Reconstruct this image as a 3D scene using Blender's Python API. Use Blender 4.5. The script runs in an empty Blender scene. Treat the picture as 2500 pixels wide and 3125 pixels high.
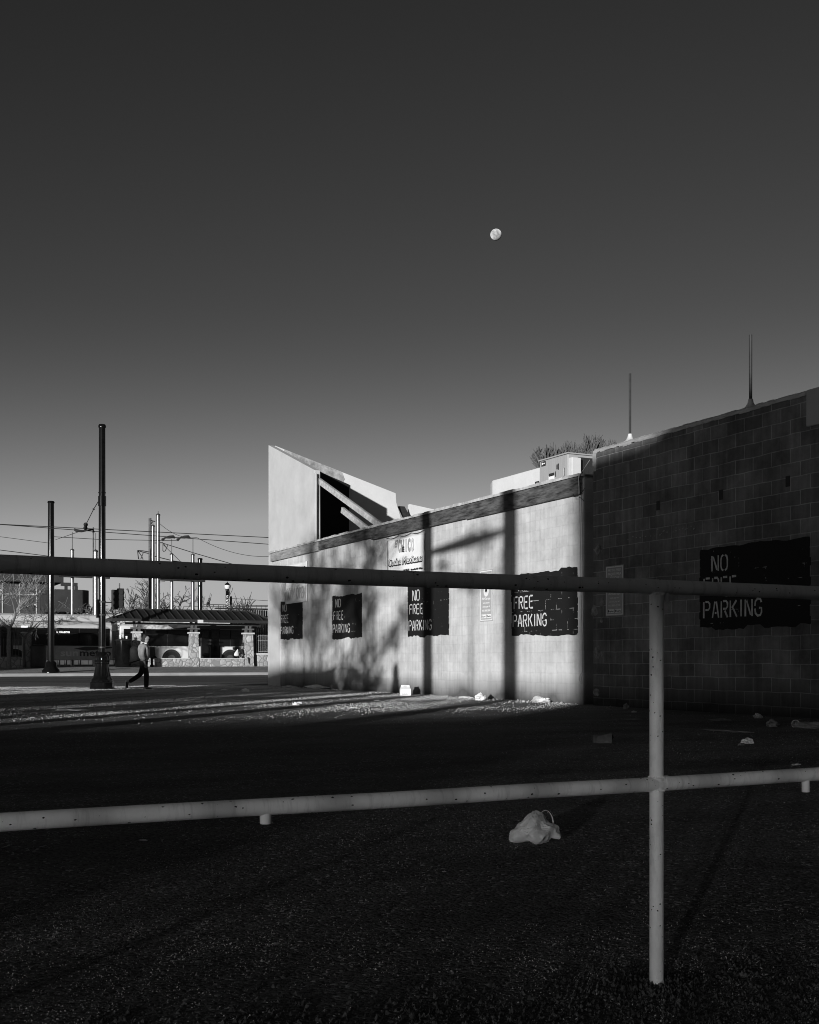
import bpy, math, random
import numpy as np
from mathutils import Vector, Matrix
from mathutils import noise as mnoise
R = math.radians
PI = math.pi
# ------------------------------------------------------------------ camera, world, sun
S = bpy.context.scene
COL = S.collection
CAMH = 0.95
YAW = R(26.21)
CY, SY = math.cos(YAW), math.sin(YAW)
F = 3500.0
HOR = 2015.0
cd = bpy.data.cameras.new('camera')
cam = bpy.data.objects.new('camera', cd)
COL.objects.link(cam)
cam.location = (0, 0, CAMH)
cam.rotation_euler = (R(90), 0, -YAW)
cd.sensor_width = 36.0
cd.lens = F / 3125 * 36
cd.shift_y = (HOR - 1562.5) / 3125
cd.clip_start = 0.05
cd.clip_end = 6000
S.camera = cam

SUN_EL = 4.2
SUN_AZ = 45.6            # shadows run this far right of +v
sS, cS = math.sin(R(SUN_AZ)), math.cos(R(SUN_AZ))
tE = math.tan(R(SUN_EL))
w = bpy.data.worlds.new("World")
S.world = w
w.use_nodes = True
nt = w.node_tree
bg = nt.nodes['Background']
sky = nt.nodes.new('ShaderNodeTexSky')
sky.sky_type = 'NISHITA'
sky.sun_disc = False
sky.sun_elevation = R(SUN_EL)
sky.sun_rotation = R(180 + SUN_AZ)
sky.air_density = 1.0
sky.dust_density = 0.6
sky.ozone_density = 1.0
sp = nt.nodes.new('ShaderNodeSeparateColor')
pw = nt.nodes.new('ShaderNodeMath'); pw.operation = 'POWER'; pw.inputs[1].default_value = 1.725
mn = nt.nodes.new('ShaderNodeMath'); mn.operation = 'MINIMUM'; mn.inputs[1].default_value = 7.0
nt.links.new(sky.outputs[0], sp.inputs[0])
nt.links.new(sp.outputs[0], pw.inputs[0])
nt.links.new(pw.outputs[0], mn.inputs[0])
tcw = nt.nodes.new('ShaderNodeTexCoord'); sz = nt.nodes.new('ShaderNodeSeparateXYZ'); nt.links.new(tcw.outputs['Generated'], sz.inputs[0])
hz = nt.nodes.new('ShaderNodeMapRange'); hz.interpolation_type = 'SMOOTHSTEP'; nt.links.new(sz.outputs['Z'], hz.inputs['Value'])
hz.inputs['From Min'].default_value = 0.0; hz.inputs['From Max'].default_value = 0.30; hz.inputs['To Min'].default_value = 0.64; hz.inputs['To Max'].default_value = 0.278
ml = nt.nodes.new('ShaderNodeMath'); ml.operation = 'MULTIPLY'; nt.links.new(mn.outputs[0], ml.inputs[0]); nt.links.new(hz.outputs[0], ml.inputs[1])
# warm-side glow: the sky towards the low sun (behind and left of the viewer) is brighter near the horizon
dt = nt.nodes.new('ShaderNodeVectorMath'); dt.operation = 'DOT_PRODUCT'; nt.links.new(tcw.outputs['Generated'], dt.inputs[0]); dt.inputs[1].default_value = (-0.995, -0.10, 0)
gl = nt.nodes.new('ShaderNodeMapRange'); gl.interpolation_type = 'SMOOTHSTEP'; nt.links.new(dt.outputs['Value'], gl.inputs['Value'])
gl.inputs['From Min'].default_value = 0.25; gl.inputs['From Max'].default_value = 0.95; gl.inputs['To Min'].default_value = 1.0; gl.inputs['To Max'].default_value = 1.3
m2 = nt.nodes.new('ShaderNodeMath'); m2.operation = 'MULTIPLY'; nt.links.new(ml.outputs[0], m2.inputs[0]); nt.links.new(gl.outputs[0], m2.inputs[1])
nt.links.new(m2.outputs[0], bg.inputs['Color'])
bg.inputs['Strength'].default_value = 0.1

sd = bpy.data.lights.new('sun', 'SUN')
sd.energy = 5.0
sd.angle = R(0.53)
sun = bpy.data.objects.new('sun', sd)
COL.objects.link(sun)
d = Vector((sS * math.cos(R(SUN_EL)), cS * math.cos(R(SUN_EL)), -math.sin(R(SUN_EL))))
sun.rotation_euler = d.to_track_quat('-Z', 'Y').to_euler()
S.view_settings.view_transform = 'Standard'
S.view_settings.look = 'None'
S.view_settings.exposure = 0.0
S.view_settings.gamma = 1.0
S.cycles.filter_width = 1.0

# ------------------------------------------------------------------ projection helpers (metres from photo measurements)
def ray(px, py):
    X = (px - 1250) / F
    return Vector((X * CY + SY, -X * SY + CY, (HOR - py) / F))
def onU(px, py, u):
    r = ray(px, py); k = u / r.x
    return Vector((u, r.y * k, CAMH + r.z * k))
def onV(px, py, v):
    r = ray(px, py); k = v / r.y
    return Vector((r.x * k, v, CAMH + r.z * k))
def onG(px, py, z=0.0):
    r = ray(px, py); k = (z - CAMH) / r.z
    return Vector((r.x * k, r.y * k, z))
def proj(p):
    X = p[0] * CY - p[1] * SY; Y = p[0] * SY + p[1] * CY
    return 1250 + F * X / Y, HOR - F * (p[2] - CAMH) / Y, Y
def gz(v):
    if v < 42: return 0.0
    if v < 60: return 0.138 * (v - 42) / 18
    if v < 60.15: return 0.293
    if v < 68: return 0.293 + (v - 60.15) / 7.85 * 0.277
    return 0.57
def sunback(p, D):
    """a place D metres towards the sun from p"""
    return Vector((p[0] - D * sS, p[1] - D * cS, p[2] + D * tE))
WU = 14.23

# ------------------------------------------------------------------ materials
MATS = {}
def mat(name, c, rough=0.8, var=0.25, scale=3.0, bump=0.0, bscale=40.0, metal=0.0, spec=0.3, c2=None, stretch=None, detail=6, emit=0.0):
    if name in MATS: return MATS[name]
    m = bpy.data.materials.new(name); m.use_nodes = True
    t = m.node_tree; b = t.nodes['Principled BSDF']
    b.inputs['Roughness'].default_value = rough
    b.inputs['Metallic'].default_value = metal
    if name == 'moon_surface' and 'Diffuse Roughness' in b.inputs: b.inputs['Diffuse Roughness'].default_value = 1.0
    b.inputs['Specular IOR Level'].default_value = spec
    tc = t.nodes.new('ShaderNodeTexCoord')
    mp = t.nodes.new('ShaderNodeMapping')
    if stretch: mp.inputs['Scale'].default_value = stretch
    t.links.new(tc.outputs['Object'], mp.inputs[0])
    n = t.nodes.new('ShaderNodeTexNoise'); n.inputs['Scale'].default_value = scale
    n.inputs['Detail'].default_value = detail; n.inputs['Roughness'].default_value = 0.62
    t.links.new(mp.outputs[0], n.inputs['Vector'])
    cr = t.nodes.new('ShaderNodeValToRGB')
    lo = c * (1 - var); hi = min(1, c * (1 + var)) if c2 is None else c2
    cr.color_ramp.elements[0].position = 0.32; cr.color_ramp.elements[0].color = (lo, lo, lo, 1)
    cr.color_ramp.elements[1].position = 0.68; cr.color_ramp.elements[1].color = (hi, hi, hi, 1)
    t.links.new(n.outputs['Fac'], cr.inputs[0])
    t.links.new(cr.outputs[0], b.inputs['Base Color'])
    if bump:
        n2 = t.nodes.new('ShaderNodeTexNoise'); n2.inputs['Scale'].default_value = bscale
        n2.inputs['Detail'].default_value = 8
        t.links.new(tc.outputs['Object'], n2.inputs['Vector'])
        bp = t.nodes.new('ShaderNodeBump'); bp.inputs['Strength'].default_value = 1.0
        bp.inputs['Distance'].default_value = bump
        t.links.new(n2.outputs['Fac'], bp.inputs['Height'])
        t.links.new(bp.outputs[0], b.inputs['Normal'])
    if emit:
        b.inputs['Emission Color'].default_value = (1, 1, 1, 1)
        b.inputs['Emission Strength'].default_value = emit
    MATS[name] = m
    return m

def block_mat(name, c, mortar, bw, bh, vary=0.12, mort=0.009, stain=0.3, bumpd=0.006, phase=(0, 0), streak=0.35):
    """blockwork in the (y, z) plane"""
    m = bpy.data.materials.new(name); m.use_nodes = True
    t = m.node_tree; b = t.nodes['Principled BSDF']
    b.inputs['Roughness'].default_value = 0.85; b.inputs['Specular IOR Level'].default_value = 0.2
    L = t.links.new; N = t.nodes.new
    tc = N('ShaderNodeTexCoord'); sx = N('ShaderNodeSeparateXYZ'); L(tc.outputs['Object'], sx.inputs[0])
    # slightly wandering joints
    wn = N('ShaderNodeTexNoise'); wn.inputs['Scale'].default_value = 1.7; L(tc.outputs['Object'], wn.inputs['Vector'])
    a1 = N('ShaderNodeMath'); a1.operation = 'MULTIPLY_ADD'; L(wn.outputs['Fac'], a1.inputs[0]); a1.inputs[1].default_value = 0.05; L(sx.outputs['Z'], a1.inputs[2])
    ay = N('ShaderNodeMath'); ay.operation = 'ADD'; L(sx.outputs['Y'], ay.inputs[0]); ay.inputs[1].default_value = phase[0]
    az = N('ShaderNodeMath'); az.operation = 'ADD'; L(a1.outputs[0], az.inputs[0]); az.inputs[1].default_value = phase[1]
    cx = N('ShaderNodeCombineXYZ'); L(ay.outputs[0], cx.inputs[0]); L(az.outputs[0], cx.inputs[1])
    br = N('ShaderNodeTexBrick'); L(cx.outputs[0], br.inputs['Vector'])
    br.inputs['Scale'].default_value = 1.0
    br.inputs['Brick Width'].default_value = bw; br.inputs['Row Height'].default_value = bh
    br.inputs['Mortar Size'].default_value = mort; br.inputs['Mortar Smooth'].default_value = 0.4
    br.inputs['Bias'].default_value = 0.0
    lo, hi = c * (1 - vary), c * (1 + vary)
    br.inputs['Color1'].default_value = (lo, lo, lo, 1); br.inputs['Color2'].default_value = (hi, hi, hi, 1)
    br.inputs['Mortar'].default_value = (mortar,) * 3 + (1,)
    # mortar only shows in places
    mn_ = N('ShaderNodeTexNoise'); mn_.inputs['Scale'].default_value = 1.1; mn_.inputs['Detail'].default_value = 5; L(tc.outputs['Object'], mn_.inputs['Vector'])
    # vertical streaks
    mp = N('ShaderNodeMapping'); mp.inputs['Scale'].default_value = (1, 7, 0.45); L(tc.outputs['Object'], mp.inputs[0])
    st = N('ShaderNodeTexNoise'); st.inputs['Scale'].default_value = 1.3; st.inputs['Detail'].default_value = 7; L(mp.outputs[0], st.inputs['Vector'])
    sr = N('ShaderNodeMapRange'); L(st.outputs['Fac'], sr.inputs['Value']); sr.inputs['From Min'].default_value = 0.3; sr.inputs['From Max'].default_value = 0.7
    sr.inputs['To Min'].default_value = 1 - streak; sr.inputs['To Max'].default_value = 1.08
    bl = N('ShaderNodeTexNoise'); bl.inputs['Scale'].default_value = 0.9; bl.inputs['Detail'].default_value = 8; bl.inputs['Roughness'].default_value = 0.7; L(tc.outputs['Object'], bl.inputs['Vector'])
    b2 = N('ShaderNodeMapRange'); L(bl.outputs['Fac'], b2.inputs['Value']); b2.inputs['From Min'].default_value = 0.35; b2.inputs['From Max'].default_value = 0.65
    b2.inputs['To Min'].default_value = 1 - stain; b2.inputs['To Max'].default_value = 1.05
    mu = N('ShaderNodeMath'); mu.operation = 'MULTIPLY'; L(sr.outputs[0], mu.inputs[0]); L(b2.outputs[0], mu.inputs[1])
    # splash dirt of uneven height along the foot of the wall
    dn = N('ShaderNodeTexNoise'); dn.inputs['Scale'].default_value = 0.9; dn.inputs['Detail'].default_value = 6; L(tc.outputs['Object'], dn.inputs['Vector'])
    dm = N('ShaderNodeMath'); dm.operation = 'MULTIPLY_ADD'; L(dn.outputs['Fac'], dm.inputs[0]); dm.inputs[1].default_value = -0.9; L(sx.outputs['Z'], dm.inputs[2])
    dr = N('ShaderNodeMapRange'); L(dm.outputs[0], dr.inputs['Value']); dr.inputs['From Min'].default_value = -0.42; dr.inputs['From Max'].default_value = 0.12
    dr.inputs['To Min'].default_value = 0.18; dr.inputs['To Max'].default_value = 1.0
    mu2 = N('ShaderNodeMath'); mu2.operation = 'MULTIPLY'; L(mu.outputs[0], mu2.inputs[0]); L(dr.outputs[0], mu2.inputs[1])
    vm = N('ShaderNodeVectorMath'); vm.operation = 'SCALE'; L(br.outputs['Color'], vm.inputs[0]); L(mu2.outputs[0], vm.inputs['Scale'])
    L(vm.outputs[0], b.inputs['Base Color'])
    fn = N('ShaderNodeTexNoise'); fn.inputs['Scale'].default_value = 60; fn.inputs['Detail'].default_value = 5; L(tc.outputs['Object'], fn.inputs['Vector'])
    hm = N('ShaderNodeMath'); hm.operation = 'MULTIPLY_ADD'; L(br.outputs['Fac'], hm.inputs[0]); hm.inputs[1].default_value = -1.0; 
    fm = N('ShaderNodeMath'); fm.operation = 'MULTIPLY'; L(fn.outputs['Fac'], fm.inputs[0]); fm.inputs[1].default_value = 0.5; L(fm.outputs[0], hm.inputs[2])
    bp = N('ShaderNodeBump'); bp.inputs['Distance'].default_value = bumpd; L(hm.outputs[0], bp.inputs['Height']); L(bp.outputs[0], b.inputs['Normal'])
    MATS[name] = m
    return m

def ground_mat(name, base, patch, speck, pscale=0.25, sdens=0.62, bumpd=0.02, bscale=14.0, stretch=(0.35, 1, 1), dust=False):
    m = bpy.data.materials.new(name); m.use_nodes = True
    t = m.node_tree; b = t.nodes['Principled BSDF']
    b.inputs['Roughness'].default_value = 0.95; b.inputs['Specular IOR Level'].default_value = 0.1
    L = t.links.new; N = t.nodes.new
    tc = N('ShaderNodeTexCoord')
    rot = N('ShaderNodeMapping'); rot.inputs['Rotation'].default_value = (0, 0, -R(8)); rot.inputs['Scale'].default_value = stretch; L(tc.outputs['Object'], rot.inputs[0])
    n1 = N('ShaderNodeTexNoise'); n1.inputs['Scale'].default_value = pscale; n1.inputs['Detail'].default_value = 9; n1.inputs['Roughness'].default_value = 0.68; L(rot.outputs[0], n1.inputs['Vector'])
    r1 = N('ShaderNodeValToRGB'); r1.color_ramp.elements[0].position = 0.42; r1.color_ramp.elements[0].color = (base,) * 3 + (1,)
    r1.color_ramp.elements[1].position = 0.72; r1.color_ramp.elements[1].color = (patch,) * 3 + (1,); L(n1.outputs['Fac'], r1.inputs[0])
    # individual small stones by voronoi cells
    v = N('ShaderNodeTexVoronoi'); v.inputs['Scale'].default_value = 70; L(tc.outputs['Object'], v.inputs['Vector'])
    sc = N('ShaderNodeSeparateColor'); L(v.outputs['Color'], sc.inputs[0])
    vr = N('ShaderNodeMapRange'); L(sc.outputs[0], vr.inputs['Value']); vr.inputs['From Min'].default_value = 0.0; vr.inputs['From Max'].default_value = 1.0
    vr.inputs['To Min'].default_value = 0.55; vr.inputs['To Max'].default_value = 1.5
    mu = N('ShaderNodeVectorMath'); mu.operation = 'SCALE'; L(r1.outputs[0], mu.inputs[0]); L(vr.outputs[0], mu.inputs['Scale'])
    gt = N('ShaderNodeMath'); gt.operation = 'GREATER_THAN'; gt.inputs[1].default_value = 0.965; L(sc.outputs[1], gt.inputs[0])
    n3 = N('ShaderNodeTexNoise'); n3.inputs['Scale'].default_value = 1.1; n3.inputs['Detail'].default_value = 4; L(tc.outputs['Object'], n3.inputs['Vector'])
    g3 = N('ShaderNodeMath'); g3.operation = 'GREATER_THAN'; g3.inputs[1].default_value = sdens - 0.14; L(n3.outputs['Fac'], g3.inputs[0])
    mm = N('ShaderNodeMath'); mm.operation = 'MULTIPLY'; L(gt.outputs[0], mm.inputs[0]); L(g3.outputs[0], mm.inputs[1])
    if dust:      # pale sand patches, whitened to brighten the sunlit far part of the lot
        sy = N('ShaderNodeSeparateXYZ'); L(tc.outputs['Object'], sy.inputs[0])
        dmr = N('ShaderNodeMapRange'); L(sy.outputs['Y'], dmr.inputs['Value']); dmr.inputs['From Min'].default_value = 14; dmr.inputs['From Max'].default_value = 22
        n5 = N('ShaderNodeTexNoise'); n5.inputs['Scale'].default_value = 0.9; n5.inputs['Detail'].default_value = 10; n5.inputs['Roughness'].default_value = 0.72; L(rot.outputs[0], n5.inputs['Vector'])
        r5 = N('ShaderNodeMapRange'); L(n5.outputs['Fac'], r5.inputs['Value']); r5.inputs['From Min'].default_value = 0.34; r5.inputs['From Max'].default_value = 0.62
        d5 = N('ShaderNodeMath'); d5.operation = 'MULTIPLY'; L(dmr.outputs[0], d5.inputs[0]); L(r5.outputs[0], d5.inputs[1])
        x5 = N('ShaderNodeMix'); x5.data_type = 'RGBA'; L(d5.outputs[0], x5.inputs['Factor']); L(mu.outputs[0], x5.inputs['A']); x5.inputs['B'].default_value = (0.30,) * 3 + (1,)
        ns = N('ShaderNodeTexNoise'); ns.inputs['Scale'].default_value = 1.2; ns.inputs['Detail'].default_value = 5; L(tc.outputs['Object'], ns.inputs['Vector'])
        nx = N('ShaderNodeMix'); nx.data_type = 'RGBA'; nx.blend_type = 'ADD'; nx.inputs['Factor'].default_value = 0.9; L(tc.outputs['Object'], nx.inputs['A']); L(ns.outputs['Color'], nx.inputs['B'])
        ck = N('ShaderNodeTexVoronoi'); ck.feature = 'DISTANCE_TO_EDGE'; ck.inputs['Scale'].default_value = 0.42; L(nx.outputs['Result'], ck.inputs['Vector'])
        cl = N('ShaderNodeMapRange'); L(ck.outputs['Distance'], cl.inputs['Value']); cl.inputs['From Min'].default_value = 0.002; cl.inputs['From Max'].default_value = 0.008; cl.inputs['To Min'].default_value = 0.8; cl.inputs['To Max'].default_value = 1.0
        cm = N('ShaderNodeVectorMath'); cm.operation = 'SCALE'; L(x5.outputs['Result'], cm.inputs[0]); L(cl.outputs[0], cm.inputs['Scale'])
        class _o: pass
        mu = _o(); mu.outputs = [cm.outputs[0]]
    mx = N('ShaderNodeMix'); mx.data_type = 'RGBA'; L(mm.outputs[0], mx.inputs['Factor']); L(mu.outputs[0], mx.inputs['A']); mx.inputs['B'].default_value = (speck,) * 3 + (1,)
    L(mx.outputs['Result'], b.inputs['Base Color'])
    n2 = N('ShaderNodeTexNoise'); n2.inputs['Scale'].default_value = bscale; n2.inputs['Detail'].default_value = 8; n2.inputs['Roughness'].default_value = 0.65; L(tc.outputs['Object'], n2.inputs['Vector'])
    ad = N('ShaderNodeMath'); ad.operation = 'MULTIPLY_ADD'; L(v.outputs['Distance'], ad.inputs[0]); ad.inputs[1].default_value = -0.4; L(n2.outputs['Fac'], ad.inputs[2])
    bp = N('ShaderNodeBump'); bp.inputs['Distance'].default_value = bumpd; L(ad.outputs[0], bp.inputs['Height']); L(bp.outputs[0], b.inputs['Normal'])
    MATS[name] = m
    return m

def stone_mat(name, c, mortar, scale=3.2, wd=0.05):
    m = bpy.data.materials.new(name); m.use_nodes = True
    t = m.node_tree; b = t.nodes['Principled BSDF']; b.inputs['Roughness'].default_value = 0.9
    L = t.links.new; N = t.nodes.new
    tc = N('ShaderNodeTexCoord')
    v = N('ShaderNodeTexVoronoi'); v.feature = 'DISTANCE_TO_EDGE'; v.inputs['Scale'].default_value = scale; L(tc.outputs['Object'], v.inputs['Vector'])
    v2 = N('ShaderNodeTexVoronoi'); v2.inputs['Scale'].default_value = scale; L(tc.outputs['Object'], v2.inputs['Vector'])
    sc = N('ShaderNodeSeparateColor'); L(v2.outputs['Color'], sc.inputs[0])
    r = N('ShaderNodeMapRange'); L(sc.outputs[0], r.inputs['Value']); r.inputs['To Min'].default_value = c * 0.7; r.inputs['To Max'].default_value = c * 1.2
    n = N('ShaderNodeTexNoise'); n.inputs['Scale'].default_value = 9; n.inputs['Detail'].default_value = 6; L(tc.outputs['Object'], n.inputs['Vector'])
    nm = N('ShaderNodeMapRange'); L(n.outputs['Fac'], nm.inputs['Value']); nm.inputs['To Min'].default_value = 0.6; nm.inputs['To Max'].default_value = 1.3
    mu = N('ShaderNodeMath'); mu.operation = 'MULTIPLY'; L(r.outputs[0], mu.inputs[0]); L(nm.outputs[0], mu.inputs[1])
    lt = N('ShaderNodeMath'); lt.operation = 'LESS_THAN'; lt.inputs[1].default_value = wd; L(v.outputs['Distance'], lt.inputs[0])
    mx = N('ShaderNodeMix'); mx.data_type = 'RGBA'; L(lt.outputs[0], mx.inputs['Factor']); L(mu.outputs[0], mx.inputs['A']); mx.inputs['B'].default_value = (mortar,) * 3 + (1,)
    L(mx.outputs['Result'], b.inputs['Base Color'])
    mi = N('ShaderNodeMath'); mi.operation = 'MINIMUM'; mi.inputs[1].default_value = 0.15; L(v.outputs['Distance'], mi.inputs[0])
    bp = N('ShaderNodeBump'); bp.inputs['Distance'].default_value = 0.15; L(mi.outputs[0], bp.inputs['Height']); L(bp.outputs[0], b.inputs['Normal'])
    MATS[name] = m
    return m

def paint_mat(name, c, hole, thr, stretch=(1, 1, 1), rough=0.7):
    """paint over blockwork: pale mortar lines and bare scratches where the paint missed"""
    m = bpy.data.materials.new(name); m.use_nodes = True
    t = m.node_tree; b = t.nodes['Principled BSDF']; b.inputs['Roughness'].default_value = rough; b.inputs['Specular IOR Level'].default_value = 0.2
    L = t.links.new; N = t.nodes.new
    tc = N('ShaderNodeTexCoord'); sx = N('ShaderNodeSeparateXYZ'); L(tc.outputs['Object'], sx.inputs[0])
    cx = N('ShaderNodeCombineXYZ'); L(sx.outputs['Y'], cx.inputs[0]); L(sx.outputs['Z'], cx.inputs[1])
    br = N('ShaderNodeTexBrick'); L(cx.outputs[0], br.inputs['Vector']); br.inputs['Scale'].default_value = 1.0
    br.inputs['Brick Width'].default_value = 0.44; br.inputs['Row Height'].default_value = 0.232; br.inputs['Mortar Size'].default_value = 0.0055
    n = N('ShaderNodeTexNoise'); n.inputs['Scale'].default_value = 4.5; n.inputs['Detail'].default_value = 7; n.inputs['Roughness'].default_value = 0.7; L(tc.outputs['Object'], n.inputs['Vector'])
    g = N('ShaderNodeMath'); g.operation = 'GREATER_THAN'; g.inputs[1].default_value = thr; L(n.outputs['Fac'], g.inputs[0])
    mb = N('ShaderNodeMath'); mb.operation = 'MULTIPLY'; L(br.outputs['Fac'], mb.inputs[0]); L(g.outputs[0], mb.inputs[1])
    mp = N('ShaderNodeMapping'); mp.inputs['Scale'].default_value = (1, 3, 1.2); L(tc.outputs['Object'], mp.inputs[0])
    n2 = N('ShaderNodeTexNoise'); n2.inputs['Scale'].default_value = 6; n2.inputs['Detail'].default_value = 9; n2.inputs['Roughness'].default_value = 0.75; L(mp.outputs[0], n2.inputs['Vector'])
    r2 = N('ShaderNodeMapRange'); L(n2.outputs['Fac'], r2.inputs['Value']); r2.inputs['From Min'].default_value = 0.66; r2.inputs['From Max'].default_value = 0.76; r2.inputs['To Max'].default_value = 0.6
    mxx = N('ShaderNodeMath'); mxx.operation = 'MAXIMUM'; L(mb.outputs[0], mxx.inputs[0]); L(r2.outputs[0], mxx.inputs[1])
    mx = N('ShaderNodeMix'); mx.data_type = 'RGBA'; L(mxx.outputs[0], mx.inputs['Factor']); mx.inputs['A'].default_value = (c, c, c, 1); mx.inputs['B'].default_value = (hole,) * 3 + (1,)
    L(mx.outputs['Result'], b.inputs['Base Color'])
    MATS[name] = m
    return m

M_white = mat('white_stucco', 0.50, 0.9, 0.10, 1.2, 0.004, 25)
M_bright = mat('bright_roof_paint', 0.64, 0.85, 0.06, 1.5, 0.004, 20)
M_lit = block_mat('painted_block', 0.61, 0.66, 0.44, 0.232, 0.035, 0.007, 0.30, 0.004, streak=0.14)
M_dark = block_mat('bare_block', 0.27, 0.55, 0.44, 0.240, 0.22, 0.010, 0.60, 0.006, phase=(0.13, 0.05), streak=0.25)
M_fascia = mat('fascia_timber', 0.045, 0.85, 0.65, 4.5, 0.004, 30, c2=0.14, stretch=(1, 0.6, 4))
M_flash = mat('roof_flashing', 0.42, 0.8, 0.4, 5, 0.003, 30)
M_black = paint_mat('black_wall_paint', 0.012, 0.45, 0.60)
M_black2 = paint_mat('black_wall_paint_worn', 0.012, 0.40, 0.535)
M_stencil = mat('stencil_white', 0.60, 0.8, 0.25, 8)
M_vinyl = mat('banner_vinyl', 0.80, 0.6, 0.04, 2)
M_ink = mat('dark_ink', 0.03, 0.6, 0.1, 4)
M_faded = mat('faded_ink', 0.33, 0.7, 0.12, 6)
M_pale = mat('pale_ink', 0.58, 0.7, 0.05, 6)
def rail_mat():
    m = mat('rail_paint', 0.84, 0.5, 0.08, 14, 0.0008, 120, spec=0.35)
    t = m.node_tree; b = t.nodes['Principled BSDF']; L = t.links.new; N = t.nodes.new
    src = b.inputs['Base Color'].links[0].from_socket
    tc = N('ShaderNodeTexCoord'); mp = N('ShaderNodeMapping'); mp.inputs['Scale'].default_value = (95, 150, 150); L(tc.outputs['Object'], mp.inputs[0])
    dn = N('ShaderNodeTexNoise'); dn.inputs['Scale'].default_value = 2.2; L(mp.outputs[0], dn.inputs['Vector'])
    mxv = N('ShaderNodeMix'); mxv.data_type = 'RGBA'; mxv.inputs['Factor'].default_value = 0.25; L(mp.outputs[0], mxv.inputs['A']); L(dn.outputs['Color'], mxv.inputs['B'])
    v = N('ShaderNodeTexVoronoi'); v.inputs['Scale'].default_value = 1.6; L(mxv.outputs['Result'], v.inputs['Vector'])
    sc = N('ShaderNodeSeparateColor'); L(v.outputs['Color'], sc.inputs[0])
    g1 = N('ShaderNodeMath'); g1.operation = 'GREATER_THAN'; g1.inputs[1].default_value = 0.955; L(sc.outputs[0], g1.inputs[0])
    rd = N('ShaderNodeMath'); rd.operation = 'MULTIPLY'; rd.inputs[1].default_value = 0.55; L(sc.outputs[1], rd.inputs[0])
    l1 = N('ShaderNodeMath'); l1.operation = 'LESS_THAN'; L(v.outputs['Distance'], l1.inputs[0]); L(rd.outputs[0], l1.inputs[1])
    ch = N('ShaderNodeMath'); ch.operation = 'MULTIPLY'; L(g1.outputs[0], ch.inputs[0]); L(l1.outputs[0], ch.inputs[1])
    # faint rust weeping and grime around the pipe
    mp2 = N('ShaderNodeMapping'); mp2.inputs['Scale'].default_value = (34, 5, 5); L(tc.outputs['Object'], mp2.inputs[0])
    n2 = N('ShaderNodeTexNoise'); n2.inputs['Scale'].default_value = 1.0; n2.inputs['Detail'].default_value = 8; n2.inputs['Roughness'].default_value = 0.7; L(mp2.outputs[0], n2.inputs['Vector'])
    r2 = N('ShaderNodeMapRange'); L(n2.outputs['Fac'], r2.inputs['Value']); r2.inputs['From Min'].default_value = 0.52; r2.inputs['From Max'].default_value = 0.78; r2.inputs['To Max'].default_value = 0.65
    m1 = N('ShaderNodeMix'); m1.data_type = 'RGBA'; L(r2.outputs[0], m1.inputs['Factor']); L(src, m1.inputs['A']); m1.inputs['B'].default_value = (.22, .22, .22, 1)
    m2_ = N('ShaderNodeMix'); m2_.data_type = 'RGBA'; L(ch.outputs[0], m2_.inputs['Factor']); L(m1.outputs['Result'], m2_.inputs['A']); m2_.inputs['B'].default_value = (.02, .02, .02, 1)
    L(m2_.outputs['Result'], b.inputs['Base Color'])
    return m
M_rail = rail_mat()
M_chip = mat('rust_chip', 0.05, 0.9, 0.3, 40)
M_lot = ground_mat('lot_asphalt', 0.12, 0.24, 0.55, 0.55, dust=True, bumpd=0.05)
M_road = ground_mat('road_asphalt', 0.12, 0.28, 0.30, 0.2, 0.9, 0.015, 10, (0.12, 1, 1))
M_walk = ground_mat('sidewalk_concrete', 0.34, 0.46, 0.3, 0.6, 0.9, 0.03, 16, (0.5, 1, 1))
M_kerb = mat('kerb_concrete', 0.30, 0.9, 0.2, 2, 0.006, 18, stretch=(0.4, 1, 1))
M_iron = mat('black_iron', 0.005, 0.10, 0.3, 6, spec=0.22)
M_dkmetal = mat('dark_metal', 0.03, 0.5, 0.3, 6, spec=0.4)
M_steel = mat('galvanised_steel', 0.27, 0.34, 0.3, 4, metal=0.9, stretch=(1, 1, 0.3))
M_stone = stone_mat('fieldstone', 0.42, 0.22)
M_cap = mat('stone_cap', 0.52, 0.85, 0.12, 4, 0.003)
M_seam = mat('seam_roof', 0.028, 0.5, 0.2, 2, spec=0.4)
M_wood = mat('bracket_wood', 0.10, 0.8, 0.3, 6)
M_buswhite = mat('bus_white_paint', 0.70, 0.35, 0.05, 1, spec=0.5)
M_busgrey = mat('bus_grey_paint', 0.48, 0.4, 0.1, 1, spec=0.5)
M_busdark = mat('bus_dark_paint', 0.06, 0.4, 0.2, 1, spec=0.5)
M_glass = mat('dark_glass', 0.008, 0.12, 0.2, 1, spec=0.6)
M_rubber = mat('rubber', 0.015, 0.8, 0.2, 5)
M_led = mat('led_sign', 0.8, 0.5, 0.05, 5, emit=0.7)
M_bark = mat('tree_bark', 0.10, 0.9, 0.4, 10)
M_pbark = mat('pale_bark', 0.20, 0.9, 0.3, 10)
M_bldg = mat('dark_facade', 0.06, 0.6, 0.35, 0.5, c2=0.07)
M_tank = mat('dark_panel', 0.035, 0.6, 0.3, 0.8)
M_ac = mat('unit_steel', 0.36, 0.5, 0.08, 3, stretch=(1, 6, 0.4))
M_aclid = mat('unit_panel_white', 0.62, 0.5, 0.05, 3)
M_moon = mat('moon_surface', 0.36, 1.0, 0.38, 0.10, spec=0.0, c2=0.56, detail=3)
M_denim = mat('dark_trousers', 0.015, 0.9, 0.3, 10)
M_hood = mat('grey_sweatshirt', 0.22, 0.9, 0.2, 10, 0.004, 30)
M_pack = mat('black_pack', 0.012, 0.8, 0.3, 10)
M_skin = mat('skin', 0.20, 0.6, 0.1, 10)
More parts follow.
